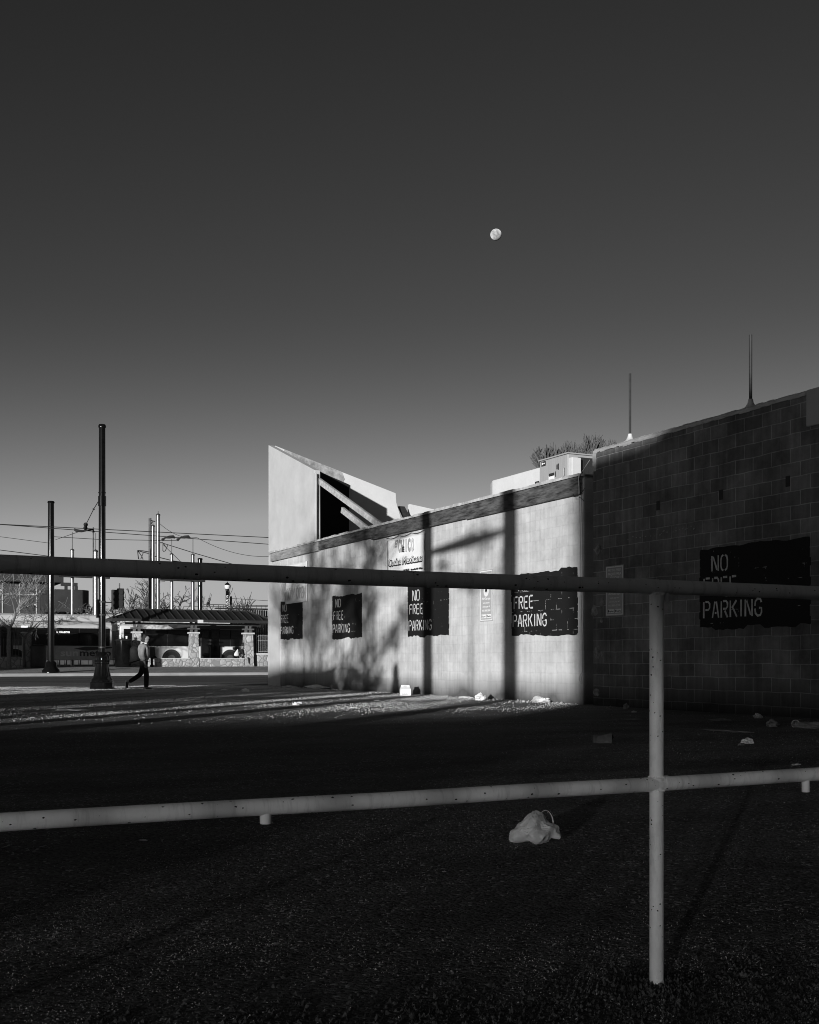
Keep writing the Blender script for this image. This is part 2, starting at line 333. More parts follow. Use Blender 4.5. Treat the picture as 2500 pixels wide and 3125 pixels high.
M_hair = mat('hair', 0.02, 0.8, 0.3, 20)
M_cream = mat('cream_cloth', 0.65, 0.8, 0.12, 8, 0.004, 20)
M_bag = mat('plastic_bag', 0.92, 0.35, 0.06, 12, 0.0015, 45, spec=0.6)
_t = M_bag.node_tree; _b = _t.nodes['Principled BSDF']; _tr = _t.nodes.new('ShaderNodeBsdfTranslucent'); _tr.inputs[0].default_value = (.85, .85, .85, 1)
_mx = _t.nodes.new('ShaderNodeMixShader'); _mx.inputs[0].default_value = 0.12; _t.links.new(_b.outputs[0], _mx.inputs[1]); _t.links.new(_tr.outputs[0], _mx.inputs[2]); _t.links.new(_mx.outputs[0], _t.nodes['Material Output'].inputs[0])
M_paper = mat('paper', 0.72, 0.8, 0.1, 12)
M_dull = mat('dull_scrap', 0.25, 0.8, 0.3, 12)
M_wire = mat('wire', 0.02, 0.6, 0.1, 3)
M_brick = mat('rendered_wall', 0.25, 0.9, 0.2, 1)
M_dirt = mat('pale_dirt', 0.36, 0.95, 0.45, 6, 0.03, 12)
M_lampglass = mat('lamp_glass', 0.7, 0.3, 0.1, 5, spec=0.5)
M_signgrey = mat('sign_face', 0.40, 0.5, 0.06, 6)
M_gravel = mat('gravel_stone', 0.22, 0.8, 0.6, 5.0, c2=0.75)
M_clod = mat('mulch', 0.03, 0.95, 0.6, 25, c2=0.13)

# ------------------------------------------------------------------ mesh builder
class MB:
    def __init__(s): s.v = []; s.f = []
    def add(s, vs, fs):
        o = len(s.v); s.v += [tuple(p) for p in vs]; s.f += [tuple(i + o for i in q) for q in fs]; return s
    def box(s, a, b):
        x0, y0, z0 = a; x1, y1, z1 = b
        x0, x1 = sorted((x0, x1)); y0, y1 = sorted((y0, y1)); z0, z1 = sorted((z0, z1))
        return s.add([(x0, y0, z0), (x1, y0, z0), (x1, y1, z0), (x0, y1, z0), (x0, y0, z1), (x1, y0, z1), (x1, y1, z1), (x0, y1, z1)],
                     [(0, 3, 2, 1), (4, 5, 6, 7), (0, 1, 5, 4), (1, 2, 6, 5), (2, 3, 7, 6), (3, 0, 4, 7)])
    def tube(s, pts, rad, n=10, cap=True):
        pts = [Vector(p) for p in pts]
        if not isinstance(rad, (list, tuple)): rad = [rad] * len(pts)
        o = len(s.v); prev = None
        for i, p in enumerate(pts):
            t = (pts[min(i + 1, len(pts) - 1)] - pts[max(i - 1, 0)])
            if t.length < 1e-9: t = Vector((0, 0, 1))
            t.normalize()
            if prev is None:
                a = Vector((0, 0, 1)) if abs(t.z) < 0.9 else Vector((1, 0, 0))
                x = t.cross(a).normalized()
            else:
                x = (prev - t * prev.dot(t))
                x = x.normalized() if x.length > 1e-6 else t.orthogonal().normalized()
            prev = x; y = t.cross(x)
            for k in range(n):
                a = 2 * PI * k / n
                s.v.append(tuple(p + (x * math.cos(a) + y * math.sin(a)) * rad[i]))
        for i in range(len(pts) - 1):
            for k in range(n):
                k2 = (k + 1) % n
                s.f.append((o + i * n + k, o + i * n + k2, o + (i + 1) * n + k2, o + (i + 1) * n + k))
        if cap:
            s.f.append(tuple(o + k for k in range(n))[::-1]); e = o + (len(pts) - 1) * n
            s.f.append(tuple(e + k for k in range(n)))
        return s
    def lathe(s, c, prof, n=20, flute=0.0, nf=0):
        o = len(s.v); cx, cy, cz = c
        for r, z in prof:
            for k in range(n):
                a = 2 * PI * k / n
                rr = r * (1 + (flute * (1 if k % 2 else -1) if flute and nf else 0))
                s.v.append((cx + rr * math.cos(a), cy + rr * math.sin(a), cz + z))
        for i in range(len(prof) - 1):
            for k in range(n):
                k2 = (k + 1) % n
                s.f.append((o + i * n + k, o + i * n + k2, o + (i + 1) * n + k2, o + (i + 1) * n + k))
        s.f.append(tuple(o + k for k in range(n))[::-1]); e = o + (len(prof) - 1) * n
        s.f.append(tuple(e + k for k in range(n)))
        return s
    def prism(s, poly, axis, a, b):
        """poly in the two other coordinates, extruded along axis from a to b"""
        n = len(poly)
        def P(p, t):
            return (t, p[0], p[1]) if axis == 0 else ((p[0], t, p[1]) if axis == 1 else (p[0], p[1], t))
        vs = [P(p, a) for p in poly] + [P(p, b) for p in poly]
        fs = [tuple(range(n))[::-1], tuple(range(n, 2 * n))] + [(i, (i + 1) % n, n + (i + 1) % n, n + i) for i in range(n)]
        return s.add(vs, fs)
    def quad(s, a, b, c, d): return s.add([a, b, c, d], [(0, 1, 2, 3)])
    def build(s, name, m, parent=None, world=True, smooth=False, bevel=0.0, fix=True):
        org = Vector((0, 0, 0))
        if parent is not None and world:
            q = parent
            while q is not None: org += q.location; q = q.parent
        me = bpy.data.meshes.new(name)
        me.from_pydata([(p[0] - org.x, p[1] - org.y, p[2] - org.z) for p in s.v], [], s.f)
        me.update()
        if fix:
            import bmesh
            bm = bmesh.new(); bm.from_mesh(me); bmesh.ops.recalc_face_normals(bm, faces=bm.faces); bm.to_mesh(me); bm.free()
        if smooth:
            for p in me.polygons: p.use_smooth = True
        me.materials.append(m)
        o = bpy.data.objects.new(name, me); COL.objects.link(o)
        if parent is not None: o.parent = parent
        if bevel:
            b = o.modifiers.new('bevel', 'BEVEL'); b.width = bevel; b.segments = 2; b.limit_method = 'ANGLE'
        if smooth:
            try:
                me.set_sharp_from_angle(angle=R(40))
            except Exception: pass
        return o
def tag(o, label=None, cat=None, group=None, kind=None):
    if label: o['label'] = label
    if cat: o['category'] = cat
    if group: o['group'] = group
    if kind: o['kind'] = kind
    return o
def thing(name, loc, label, cat, group=None, rz=0.0):
    o = bpy.data.objects.new(name, None); COL.objects.link(o); o.location = loc; o.rotation_euler = (0, 0, rz)
    o.empty_display_size = 0.2
    return tag(o, label, cat, group)
def text(name, s, m, parent, origin, size, plane='U', align='LEFT', sx=1.0, shear=0.0, ext=0.002, proud=0.0, width=None, bold=0.0):
    c = bpy.data.curves.new('t', 'FONT'); c.body = s; c.size = size; c.align_x = align; c.shear = shear; c.extrude = ext; c.resolution_u = 2; c.offset = bold
    o = bpy.data.objects.new('t', c); COL.objects.link(o)
    bpy.context.view_layer.update()
    dg = bpy.context.evaluated_depsgraph_get()
    me = bpy.data.meshes.new_from_object(o.evaluated_get(dg))
    bpy.data.objects.remove(o)
    if width:
        xs = [v.co.x for v in me.vertices]; sx = width / (max(xs) - min(xs))
    org = Vector((0, 0, 0)); q = parent
    while q is not None: org += q.location; q = q.parent
    for v in me.vertices:
        x, y, z = v.co.x * sx, v.co.y, v.co.z
        if plane == 'U': p = Vector((-z - proud, -x, y))
        else: p = Vector((x, -z - proud, y))
        v.co = p + Vector(origin) - org
    me.materials.clear(); me.materials.append(m); me.name = name
    ob = bpy.data.objects.new(name, me); COL.objects.link(ob); ob.parent = parent
    return ob
def merge_into(a, obs):
    """join the meshes of obs (same parent, same material) into a"""
    mb = MB()
    for o in [a] + obs:
        mb.add([v.co[:] for v in o.data.vertices], [tuple(p.vertices) for p in o.data.polygons])
    me = bpy.data.meshes.new(a.name); me.from_pydata(mb.v, [], mb.f); me.update(); me.materials.append(a.data.materials[0])
    a.data = me
    for o in obs: bpy.data.objects.remove(o)
    return a
def skin(name, pts, edges, m, parent=None, sub=2, root=0):
    me = bpy.data.meshes.new(name)
    me.from_pydata([p[0] for p in pts], edges, [])
    o = bpy.data.objects.new(name, me); COL.objects.link(o)
    md = o.modifiers.new('skin', 'SKIN'); md.use_smooth_shade = True
    for i, p in enumerate(pts):
        r = p[1]; o.data.skin_vertices[0].data[i].radius = (r, r) if not isinstance(r, tuple) else r
    o.data.skin_vertices[0].data[root].use_root = True
    sb = o.modifiers.new('sub', 'SUBSURF'); sb.levels = sub; sb.render_levels = sub
    bpy.context.view_layer.update()
    dg = bpy.context.evaluated_depsgraph_get()
    m2 = bpy.data.meshes.new_from_object(o.evaluated_get(dg))
    bpy.data.objects.remove(o)
    m2.name = name; m2.materials.clear(); m2.materials.append(m)
    for p in m2.polygons: p.use_smooth = True
    ob = bpy.data.objects.new(name, m2); COL.objects.link(ob)
    if parent: ob.parent = parent
    return ob
def copy_tree(o, parent=None):
    c = o.copy(); COL.objects.link(c); c.parent = parent
    for ch in [x for x in bpy.data.objects if x.parent == o]: copy_tree(ch, c)
    return c

# ================================================================== SETTING
def sheet(name, u0, u1, v0, v1, z0, z1, m):
    mb = MB(); mb.quad((u0, v0, z0), (u1, v0, z0), (u1, v1, z1), (u0, v1, z1))
    return tag(mb.build(name, m, fix=False), kind='structure')
sheet('parking_lot', -400, 400, -300, 42, 0, 0, M_lot)
sheet('road', -400, 400, 42, 60, 0, 0.138, M_road)
kb = MB()
kb.prism([(60.0, -0.05), (60.0, 0.268), (60.025, 0.293), (60.22, 0.293), (60.22, -0.05)], 0, -400, 400)
tag(kb.build('kerb', M_kerb), kind='structure')
sheet('pavement', -400, 400, 60.22, 68, 0.289, 0.57, M_walk)
sheet('plaza_ground', -400, 400, 68, 110, 0.57, 0.57, M_road)
sheet('terrain', -4000, 4000, 110, 5000, 0.566, 0.9, mat('far_ground', 0.08, 0.95, 0.3, 0.05))
sheet('terrain', -4000, -400, -300, 110, -0.02, -0.02, MATS['far_ground'])
sheet('terrain', 400, 4000, -300, 110, -0.02, -0.02, MATS['far_ground'])

# ================================================================== RESTAURANT BUILDING
V0, V1 = 20.45, 40.85      # wall runs along v
ZR = 4.95
rb = thing('restaurant_building', (WU, V1, 0), 'low pale painted block restaurant with a dark timber eaves board and a pointed parapet', 'building')
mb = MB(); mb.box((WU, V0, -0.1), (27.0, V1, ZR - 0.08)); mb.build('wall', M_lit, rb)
# end strip of smooth plaster at the street corner
pc = onU(857, 2000, WU)
zf = 4.42
mb = MB(); mb.box((WU - 0.02, pc.y, 0), (WU + 0.2, V1 + 0.02, zf + 0.1)); mb.build('corner_strip', M_white, rb)
mb = MB(); mb.box((WU + 0.05, V0, ZR - 0.078), (27.0, V1 - 0.2, ZR - 0.02)); mb.build('roof', M_flash, rb)
# fascia: several boards butted, with small steps
fl = onU(833, 1700, WU).y
zt = onU(1500, 1520, WU).z
segs = [(V0 + 0.02, 25.5, 4.52, 4.90), (25.5, 31.3, 4.55, 4.90), (31.3, 35.6, 4.62, 4.90), (35.6, fl, 4.60, 4.90)]
mb = MB()
for i, (a, b, z0, z1) in enumerate(segs):
    if i == 3:
        lb_ = MB(); lb_.box((WU - 0.098, a + 0.004, z0), (WU - 0.002, b - 0.004, z1)); lb_.build('end_board', mat('pale_board', .26, .85, .4, 5, .004, 30, stretch=(1, .5, 4)), rb, bevel=.006); continue
    mb.box((WU - 0.09 - 0.008 * (i % 2), a + 0.004, z0), (WU - 0.002, b - 0.004, z1))
fo = mb.build('eaves_board', M_fascia, rb, bevel=0.006)
rnd = random.Random(4)
mb = MB(); n = 60
for k in range(n):
    a = V0 + (fl - V0) * k / n; b = V0 + (fl - V0) * (k + 1) / n
    h = 4.965 + rnd.uniform(-0.012, 0.018)
    mb.box((WU - 0.125 - rnd.uniform(0, 0.012), a, 4.905), (WU + 0.25, b, h))
mb.build('roof_flashing', M_flash, rb)
# near parapet fin (in the plane of the wall) and the street parapet behind it
A = onU(824, 1356, WU)        # apex
Bf = onU(959, 1434, WU)
FU = 19.4
apz, bz = A.z, Bf.z
vf = Bf.y
mb = MB(); mb.prism([(V1 + 0.02, 4.975), (V1 + 0.02, apz), (vf, bz), (vf - 0.02, 4.975)], 0, WU - 0.0, WU + 0.22)
mb.build('side_parapet', M_white, rb, bevel=0.015)
# narrow return of the fin, and its base flashing
mb = MB(); mb.box((WU - 0.03, vf - 0.16, 4.97), (WU + 0.04, vf - 0.021, bz - 0.12)); mb.build('parapet_return', M_white, rb, bevel=0.015)
Fp = onV(1205, 1506, V1); Fq = onV(1207, 1535, V1); Fr = onV(1258, 1622, V1)
vb = V1
poly = [(WU + 0.23, 4.9), (WU + 0.23, apz - 0.02), (Fp.x, Fp.z), (Fq.x, Fq.z), (Fr.x, 4.9)]
mb = MB(); mb.prism(poly, 1, vb - 0.1, vb + 0.12); mb.build('street_parapet', M_bright, rb, bevel=0.012)
# far side parapet, mirrored
g1 = onV(1262, 1544, V1 + 0.4); g2 = onV(1375, 1553, V1 + 0.4)
mb = MB(); mb.prism([(g1.x - 0.2, 4.8), (g1.x - 0.2, g1.z + 0.05), (g1.x + 4.5, g1.z - 0.6), (g1.x + 7.5, 4.8)], 1, V1 + 0.3, V1 + 0.5)
mb.build('far_parapet', M_bright, rb)
mb = MB()
q0 = onV(1224, 1545, V1 + 0.16); q1 = onV(1262, 1590, V1 + 0.16)
mb.prism([(q0.x - 0.1, q0.z), (q0.x + 0.15, q0.z), (q1.x + 0.9, 5.0), (q1.x + 0.45, 5.0)], 1, V1 + 0.14, V1 + 0.28)
mb.build('parapet_brace', M_dkmetal, rb)
# raking timbers between the parapets
def beam(p, q, w_, h_, mb):
    p = Vector(p); q = Vector(q); t = (q - p).normalized(); sx = t.cross(Vector((0, 0, 1))).normalized(); up = sx.cross(t)
    vs = []
    for c in (p, q):
        for a, b in ((-1, -1), (1, -1), (1, 1), (-1, 1)): vs.append(c + sx * a * w_ / 2 + up * b * h_ / 2)
    mb.add(vs, [(0, 1, 2, 3), (4, 7, 6, 5), (0, 4, 5, 1), (1, 5, 6, 2), (2, 6, 7, 3), (3, 7, 4, 0)])
for (a, b, ua, ub) in (((975, 1468), (1165, 1606), 14.42, 14.5), ((1045, 1556), (1122, 1616), 14.7, 14.7)):
    mb = MB(); beam(onU(a[0], a[1], ua), onU(b[0], b[1], ub), 0.09, 0.19, mb)
    mb.build('roof_beam', mat('weathered_timber', 0.42, 0.85, 0.3, 8, 0.003, 40), rb)
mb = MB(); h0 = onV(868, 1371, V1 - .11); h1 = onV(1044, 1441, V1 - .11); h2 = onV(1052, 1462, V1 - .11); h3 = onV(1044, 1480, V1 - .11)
mb.prism([(h0.x, h0.z), (h1.x, h1.z), (h2.x, h2.z), (h3.x, h3.z), (h0.x, h0.z - .35)], 1, V1 - .112, V1 - .101); mb.build('peeling_plaster', mat('peeled_plaster', .24, .95, .35, 4, .01, 12, c2=.46), rb)  # peeled grey coat, toned also to narrow the sunlit strip
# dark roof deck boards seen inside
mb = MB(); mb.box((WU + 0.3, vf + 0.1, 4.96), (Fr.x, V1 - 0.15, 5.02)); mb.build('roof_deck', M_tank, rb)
# dark sheet painting the fin's shadow onto the street parapet
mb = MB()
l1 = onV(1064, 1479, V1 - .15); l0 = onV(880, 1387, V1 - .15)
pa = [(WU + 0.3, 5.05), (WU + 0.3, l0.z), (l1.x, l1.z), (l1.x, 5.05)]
mb.prism(pa, 1, V1 - 0.2, V1 - 0.12); mb.build('painted_shadow', mat('shadow_paint', .012, .8, .3, 2), rb)
# white roof wall behind the unit with chamfered end
wv0 = onU(1700, 1430, 18.0).y; wv1 = onU(1503, 1460, 18.0).y
mb = MB()
mb.prism([(18.0, wv0), (18.0, wv1), (18.25, wv1 + 0.55), (18.6, wv1 + 0.55), (18.6, wv0)], 2, 4.9, 6.52)
mb.build('roof_wall', M_bright, rb, bevel=0.02)

# painted panels with stencilled words
GL = {
 'N': [[(0, 0), (0, 1)], [(1, 0), (1, 1)], [(0.2, 0.93), (0.8, 0.07)]],
 'O': [[(0.38, 1), (0.1, 0.9), (0, 0.7), (0, 0.3), (0.1, 0.1), (0.38, 0)], [(0.62, 1), (0.9, 0.9), (1, 0.7), (1, 0.3), (0.9, 0.1), (0.62, 0)]],
 'F': [[(0, 0), (0, 1)], [(0.28, 1), (0.95, 1)], [(0.28, 0.55), (0.75, 0.55)]],
 'R': [[(0, 0), (0, 1)], [(0.28, 1), (0.75, 1), (0.97, 0.87), (0.97, 0.66), (0.75, 0.53), (0.28, 0.53)], [(0.55, 0.42), (0.98, 0)]],
 'E': [[(0, 0), (0, 1)], [(0.28, 1), (0.95, 1)], [(0.28, 0.53), (0.8, 0.53)], [(0.28, 0), (0.95, 0)]],
 'P': [[(0, 0), (0, 1)], [(0.28, 1), (0.75, 1), (0.97, 0.87), (0.97, 0.63), (0.75, 0.5), (0.28, 0.5)]],
 'A': [[(0, 0), (0.4, 1)], [(0.62, 1), (1, 0)], [(0.38, 0.3), (0.66, 0.3)]],
 'K': [[(0, 0), (0, 1)], [(0.25, 0.55), (0.95, 1)], [(0.4, 0.55), (1, 0)]],
 'I': [[(0.5, 0), (0.5, 1)]],
 'G': [[(0.95, 0.78), (0.8, 0.97), (0.4, 1), (0.08, 0.85), (0, 0.58)], [(0, 0.42), (0.08, 0.15), (0.4, 0), (0.8, 0.03), (0.97, 0.2), (0.97, 0.45), (0.6, 0.45)]],
}
def stencil(word, vl, vr, zb, zt_, u, mb, rr):
    """word painted on the wall from vl (left, larger v) to vr between zb and zt_"""
    W = abs(vl - vr); h = zt_ - zb
    units = [0.45 if c == 'I' else 1.0 for c in word]; gap = 0.42
    tot = sum(units) + gap * (len(word) - 1); uw = W / tot; th = 0.135 * h
    x = 0
    for c, un in zip(word, units):
        cw = un * uw; dz = rr.uniform(-0.012, 0.012) * h
        for path in GL[c]:
            P = [(x + p[0] * cw if c != 'I' else x + 0.5 * cw, zb + dz + p[1] * h) for p in path]
            off = []
            for i, p in enumerate(P):
                a = P[max(i - 1, 0)]; b = P[min(i + 1, len(P) - 1)]
                tx, tz = b[0] - a[0], b[1] - a[1]; l = math.hypot(tx, tz) or 1
                off.append((-tz / l * th / 2 * rr.uniform(0.8, 1.15), tx / l * th / 2 * rr.uniform(0.8, 1.15)))
            for i in range(len(P) - 1):
                a, b = P[i], P[i + 1]; oa, ob = off[i], off[i + 1]
                mb.quad((u, vl - (a[0] + oa[0]), a[1] + oa[1]), (u, vl - (b[0] + ob[0]), b[1] + ob[1]),
                        (u, vl - (b[0] - ob[0]), b[1] - ob[1]), (u, vl - (a[0] - oa[0]), a[1] - oa[1]))
        x += (un + gap) * uw
def ragged(vl, vr, zb, zt_, u, rr, amp=0.035):
    """irregular brushed outline as a fan of vertical strips"""
    mb = MB(); n = 26
    tops, bots = [], []
    t = 0; b = 0
    for i in range(n + 1):
        if i % 4 == 0: t = rr.uniform(-amp, amp); b = rr.uniform(-amp, amp)
        tops.append(zt_ + t + rr.uniform(-0.012, 0.012)); bots.append(zb + b + rr.uniform(-0.015, 0.015))
    W = vl - vr
    for i in range(n):
        a = vl - W * i / n; c = vl - W * (i + 1) / n
        if i == 0: a += 0
        mb.quad((u, a, bots[i]), (u, c, bots[i + 1]), (u, c, tops[i + 1]), (u, a, tops[i]))
    # wobbly side brush marks
    for side in (vl, vr):
        sgn = 1 if side == vl else -1
        m_ = 9
        for j in range(m_):
            z0 = zb + (zt_ - zb) * (j + 0.05) / m_; z1 = zb + (zt_ - zb) * (j + 0.95) / m_
            wj = rr.uniform(0.0, 0.03)
            mb.quad((u, side, z0), (u, side + sgn * wj, z0 + 0.01), (u, side + sgn * wj, z1 - 0.01), (u, side, z1))
    return mb
PAN = [
 dict(x=(857, 924), tl=1836, bl=1951, words=[('NO', 864, 875, 1846, 1867), ('FREE', 858.5, 881, 1878, 1901), ('PARKING', 857.5, 896, 1914, 1935)], lab='first black panel, beside the street corner and partly under the banner'),
 dict(x=(1015, 1105), tl=1821, bl=1950, words=[('NO', 1025, 1040, 1829, 1854), ('FREE', 1019, 1048, 1867, 1892), ('PARKING', 1017, 1068, 1907, 1932)], lab='black panel between the two banners'),
 dict(x=(1246, 1370), tl=1787, bl=1944, words=[('NO', 1260, 1281, 1802, 1834), ('FREE', 1251, 1291, 1846, 1875), ('PARKING', 1249, 1317.6, 1895, 1925)], lab='black panel below the restaurant banner'),
 dict(x=(1562.5, 1763), tl=1757, bl=1941, words=[('NO', 1584, 1611, 1771, 1804), ('FREE', 1570, 1628, 1823, 1859), ('PARKING', 1567, 1669, 1878, 1914)], lab='worn black panel showing pale joints'),
 dict(x=(2138, 2472), tl=1681, bl=1919, words=[('NO', 2174, 2221, 1697, 1744), ('FREE', 2150, 2249, 1767, 1815), ('PARKING', 2149, 2326, 1838, 1887)], lab=None),
]
def panel(pd, parent, u, rr, m):
    vl = onU(pd['x'][0], 2000, u).y; vr = onU(pd['x'][1], 2000, u).y
    zt_ = onU(pd['x'][0], pd['tl'], u).z; zb = onU(pd['x'][0], pd['bl'], u).z
    mb = ragged(vl, vr, zb, zt_, u - 0.004, rr)
    po = mb.build('painted_panel', m, parent, fix=False)
    if pd['lab']: po['label'] = pd['lab']
    for (wd, x0, x1, y0, y1) in pd['words']:
        lb = MB()
        a = onU(x0, y0, u); b = onU(x0, y1, u); c = onU(x1, y0, u)
        stencil(wd, a.y, c.y, b.z, a.z, u - 0.008, lb, rr)
        lb.build('lettering', M_stencil, po, fix=False)
rr = random.Random(11)
for i in range(4): panel(PAN[i], rb, WU if i else WU - 0.0, rr, M_black2 if i == 3 else M_black)

# ================================================================== BARE BLOCK BUILDING
DU = WU - 0.05
vj = onU(1811, 1378, DU).y
vk = onU(2460, 1193, DU).y
ZT = 5.36
bb = thing('block_building', (DU, vj, 0), 'taller bare concrete block building with a white painted parapet top and two thin roof pipes', 'building')
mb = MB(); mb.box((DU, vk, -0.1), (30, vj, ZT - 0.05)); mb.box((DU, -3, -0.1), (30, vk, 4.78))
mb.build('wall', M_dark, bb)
# coping: painted rounded top with drips
mb = MB(); n = 46; rr = random.Random(7)
for k in range(n):
    a = vk + (vj - vk) * k / n; b = vk + (vj - vk) * (k + 1) / n
    dp = 0.055 + rr.uniform(-0.02, 0.03) * (1 if k > n - 12 else .4)
    mb.prism([(DU - 0.012, ZT - dp), (DU - 0.012, ZT), (DU + 0.03, ZT + 0.035 + rr.uniform(-.006, .01)), (DU + 0.2, ZT + 0.05), (DU + 0.42, ZT), (DU + 0.42, ZT - 0.049)], 1, a, b)
mb.build('parapet_coping', mat('coping_paint', .52, .85, .2, 3, .004, 20), bb, fix=True)
mb = MB(); mb.box((DU - 0.012, vj - 0.10, 4.93), (DU + 0.3, vj + 0.012, ZT - 0.06)); mb.build('corner_paint', M_bright, bb)
mb = MB(); mb.box((DU - 0.01, vk - 0.45, 4.782), (DU + 0.9, vk - 0.005, ZT + 0.03)); mb.build('parapet_end', M_white, bb, bevel=0.02)
# lower wall coping
mb = MB(); mb.box((DU - 0.008, -3, 4.785), (DU + 0.4, vk - 0.46, 4.84)); mb.build('lower_coping', M_white, bb)
for (px, yt, yb, hw) in ((1923, 1140, 1352, 0.024), (2291, 1022, 1240, 0.029)):
    p = onU(px, yb, DU + 0.2); q = onU(px, yt, DU + 0.2)
    mb = MB(); mb.tube([(p.x, p.y, ZT), (q.x, q.y, q.z)], hw, 12); vp = mb.build('vent_pipe', mat('pipe_grey', .03, .6, .3, 5), bb, smooth=True)
    mb = MB(); mb.lathe((p.x, p.y, ZT + 0.03), [(0.16, 0), (0.09, 0.05), (0.055, 0.11), (0.04, 0.18)], 14); mb.build('pipe_flashing', M_bright, vp, smooth=True)
panel(PAN[4], bb, DU, random.Random(5), M_black)
# strip of rough rubble where the two walls meet
rr = random.Random(3)
mb = MB(); va = onU(1805, 2000, DU).y; vb_ = onU(1843, 2000, DU).y
def rock(mb, c, r, rr, sq=(1, 1, 1), n=2):
    import bmesh
    bm = bmesh.new(); bmesh.ops.create_icosphere(bm, subdivisions=n, radius=1.0)
    s1, s2, s3 = rr.uniform(0, 9), rr.uniform(0, 9), rr.uniform(0, 9)
    vs = []
    for v in bm.verts:
        k = 1 + 0.22 * math.sin(v.co.x * 3.1 + s1) * math.cos(v.co.y * 2.7 + s2) + 0.15 * math.sin(v.co.z * 4.3 + s3) + rr.uniform(-0.06, 0.06)
        vs.append((c[0] + v.co.x * k * r * sq[0], c[1] + v.co.y * k * r * sq[1], c[2] + v.co.z * k * r * sq[2]))
    fs = [tuple(v.index for v in f.verts) for f in bm.faces]
    bm.free(); mb.add(vs, fs)
z = 0.3
while z < 3.6:
    for j in range(2):
        if rr.random() < 0.62:
            rock(mb, (DU + 0.012, va - 0.10 - j * 0.24 - rr.uniform(0, .16), z + rr.uniform(-.10, .10)), rr.uniform(0.05, 0.15), rr, (0.30, 1, rr.uniform(.8, 1.4)))
    z += 0.24
tag(mb.build('exposed_rubble', mat('rubble', 0.26, 0.95, 0.6, 9, 0.02, 18), bb), kind='stuff')
# a few holes / plates on the block wall
for (px, py) in ((2009, 1543), (2201, 1510), (2405, 1469)):
    mb = MB(); p = onU(px, py, DU); mb.box((DU - 0.006, p.y - 0.05, p.z - 0.09), (DU + 0.02, p.y + 0.05, p.z + 0.09))
    mb.build('wall_vent', M_ink, bb)
# crusty old roofline scar across the block wall
mb = MB(); a0 = onU(1880, 1600, DU); a1 = onU(2490, 1520, DU)
for k in range(70):
    t = k / 150; y = a0.y + (a1.y - a0.y) * t + rr.uniform(-.03, .03); z = 3.42 + rr.gauss(0, 0.03)
    if rr.random() < 0.25 + 0.5 * t: rock(mb, (DU, y, z), rr.uniform(0.008, 0.022), rr, (0.5, 1.2, 0.8), 1)
tag(mb.build('mortar_scar', mat('old_mortar', 0.4, 0.9, 0.3, 20), bb), kind='stuff')

# ------------------------------------------------------------------ loose wire on the wall junction
hw = thing('hanging_wire', (DU - 0.1, onU(1765, 1500, DU).y, 4.9), 'thin pale wire hanging from the eaves board down the wall joint', 'wire')
pts = [(1800, 1404, 0.35), (1766, 1455, -0.12), (1768, 1520, -0.13), (1771, 1600, -0.12), (1772, 1700, -0.12), (1774, 1850, -0.1), (1777, 1960, -0.1), (1778, 2050, -0.1), (1770, 2062, -0.1), (1768, 2075, -0.1), (1775, 2086, -0.1)]
mb = MB(); mb.tube([onU(x, y, DU + du) for x, y, du in pts], 0.008, 6); mb.build('strand', mat('pale_wire', 0.5, 0.5, 0.1, 5), hw, smooth=True)
mb = MB(); mb.tube([onU(x, y, DU - 0.13) for x, y in ((1750, 1508), (1752, 1516), (1762, 1515), (1778, 1500), (1785, 1490))], 0.007, 6)
mb.tube([onU(x, y, DU - 0.13) for x, y in ((1767, 1518), (1775, 1520), (1783, 1530))], 0.007, 6); mb.build('loop', M_wire, hw, smooth=True)

# ------------------------------------------------------------------ rooftop unit
UX = 15.0
a = onU(1646, 1480, UX); b = onU(1733, 1384, UX)
va_, vb_2 = a.y, b.y; ztp = b.z
ac = thing('air_conditioning_unit', (UX, vb_2, 4.97), 'boxy pale metal air conditioning unit on the roof edge beside the taller wall', 'air conditioner')
mb = MB(); mb.box((UX, vb_2, 5.05), (UX + 1.5, va_, ztp)); mb.build('cabinet', M_ac, ac, bevel=0.03)
mb = MB(); mb.box((UX - 0.02, vb_2 - 0.02, ztp + 0.002), (UX + 1.52, va_ + 0.02, ztp + 0.03)); mb.build('lid', M_ac, ac)
mb = MB(); mb.box((UX + 0.05, vb_2 + .05, 4.93), (UX + 1.4, va_ - .05, 5.05)); mb.build('base', M_dkmetal, ac)
# side face (towards the camera) : electrical box and dark coil
mb = MB(); p0 = onV(1743, 1395, vb_2 - 0.12); p1 = onV(1771, 1458, vb_2 - 0.12)
mb.box((p0.x, vb_2 - 0.16, 5.03), (p1.x, vb_2 - 0.003, p0.z)); mb.build('electrical_box', M_aclid, ac, bevel=0.015)
mb = MB(); p2 = onV(1753, 1390, vb_2); mb.box((p2.x + 0.1, vb_2 - 0.006, 5.1), (UX + 1.4, vb_2 + 0.01, ztp - 0.06)); mb.build('coil_grille', M_ink, ac)
mb = MB()
for k in range(9):
    x = p2.x + 0.15 + k * 0.11; mb.box((x, vb_2 - 0.012, 5.12), (x + 0.012, vb_2 - 0.0065, ztp - 0.08))
mb.build('coil_guard', M_dkmetal, ac)
pl = MB(); q0 = onU(1653, 1410, UX); q1 = onU(1666, 1421, UX); pl.box((UX - 0.006, q1.y, q1.z), (UX - 0.001, q0.y, q0.z)); bp_ = pl.build('badge', M_ink, ac)
pl = MB(); q2 = onU(1655, 1413, UX); q3 = onU(1658, 1419, UX); pl.box((UX - 0.011, q3.y, q3.z), (UX - 0.007, q2.y, q2.z))
q2 = onU(1659.5, 1413.5, UX); q3 = onU(1664, 1415.5, UX); pl.box((UX - 0.011, q3.y, q3.z), (UX - 0.007, q2.y, q2.z)); pl.build('badge_mark', M_vinyl, bp_)
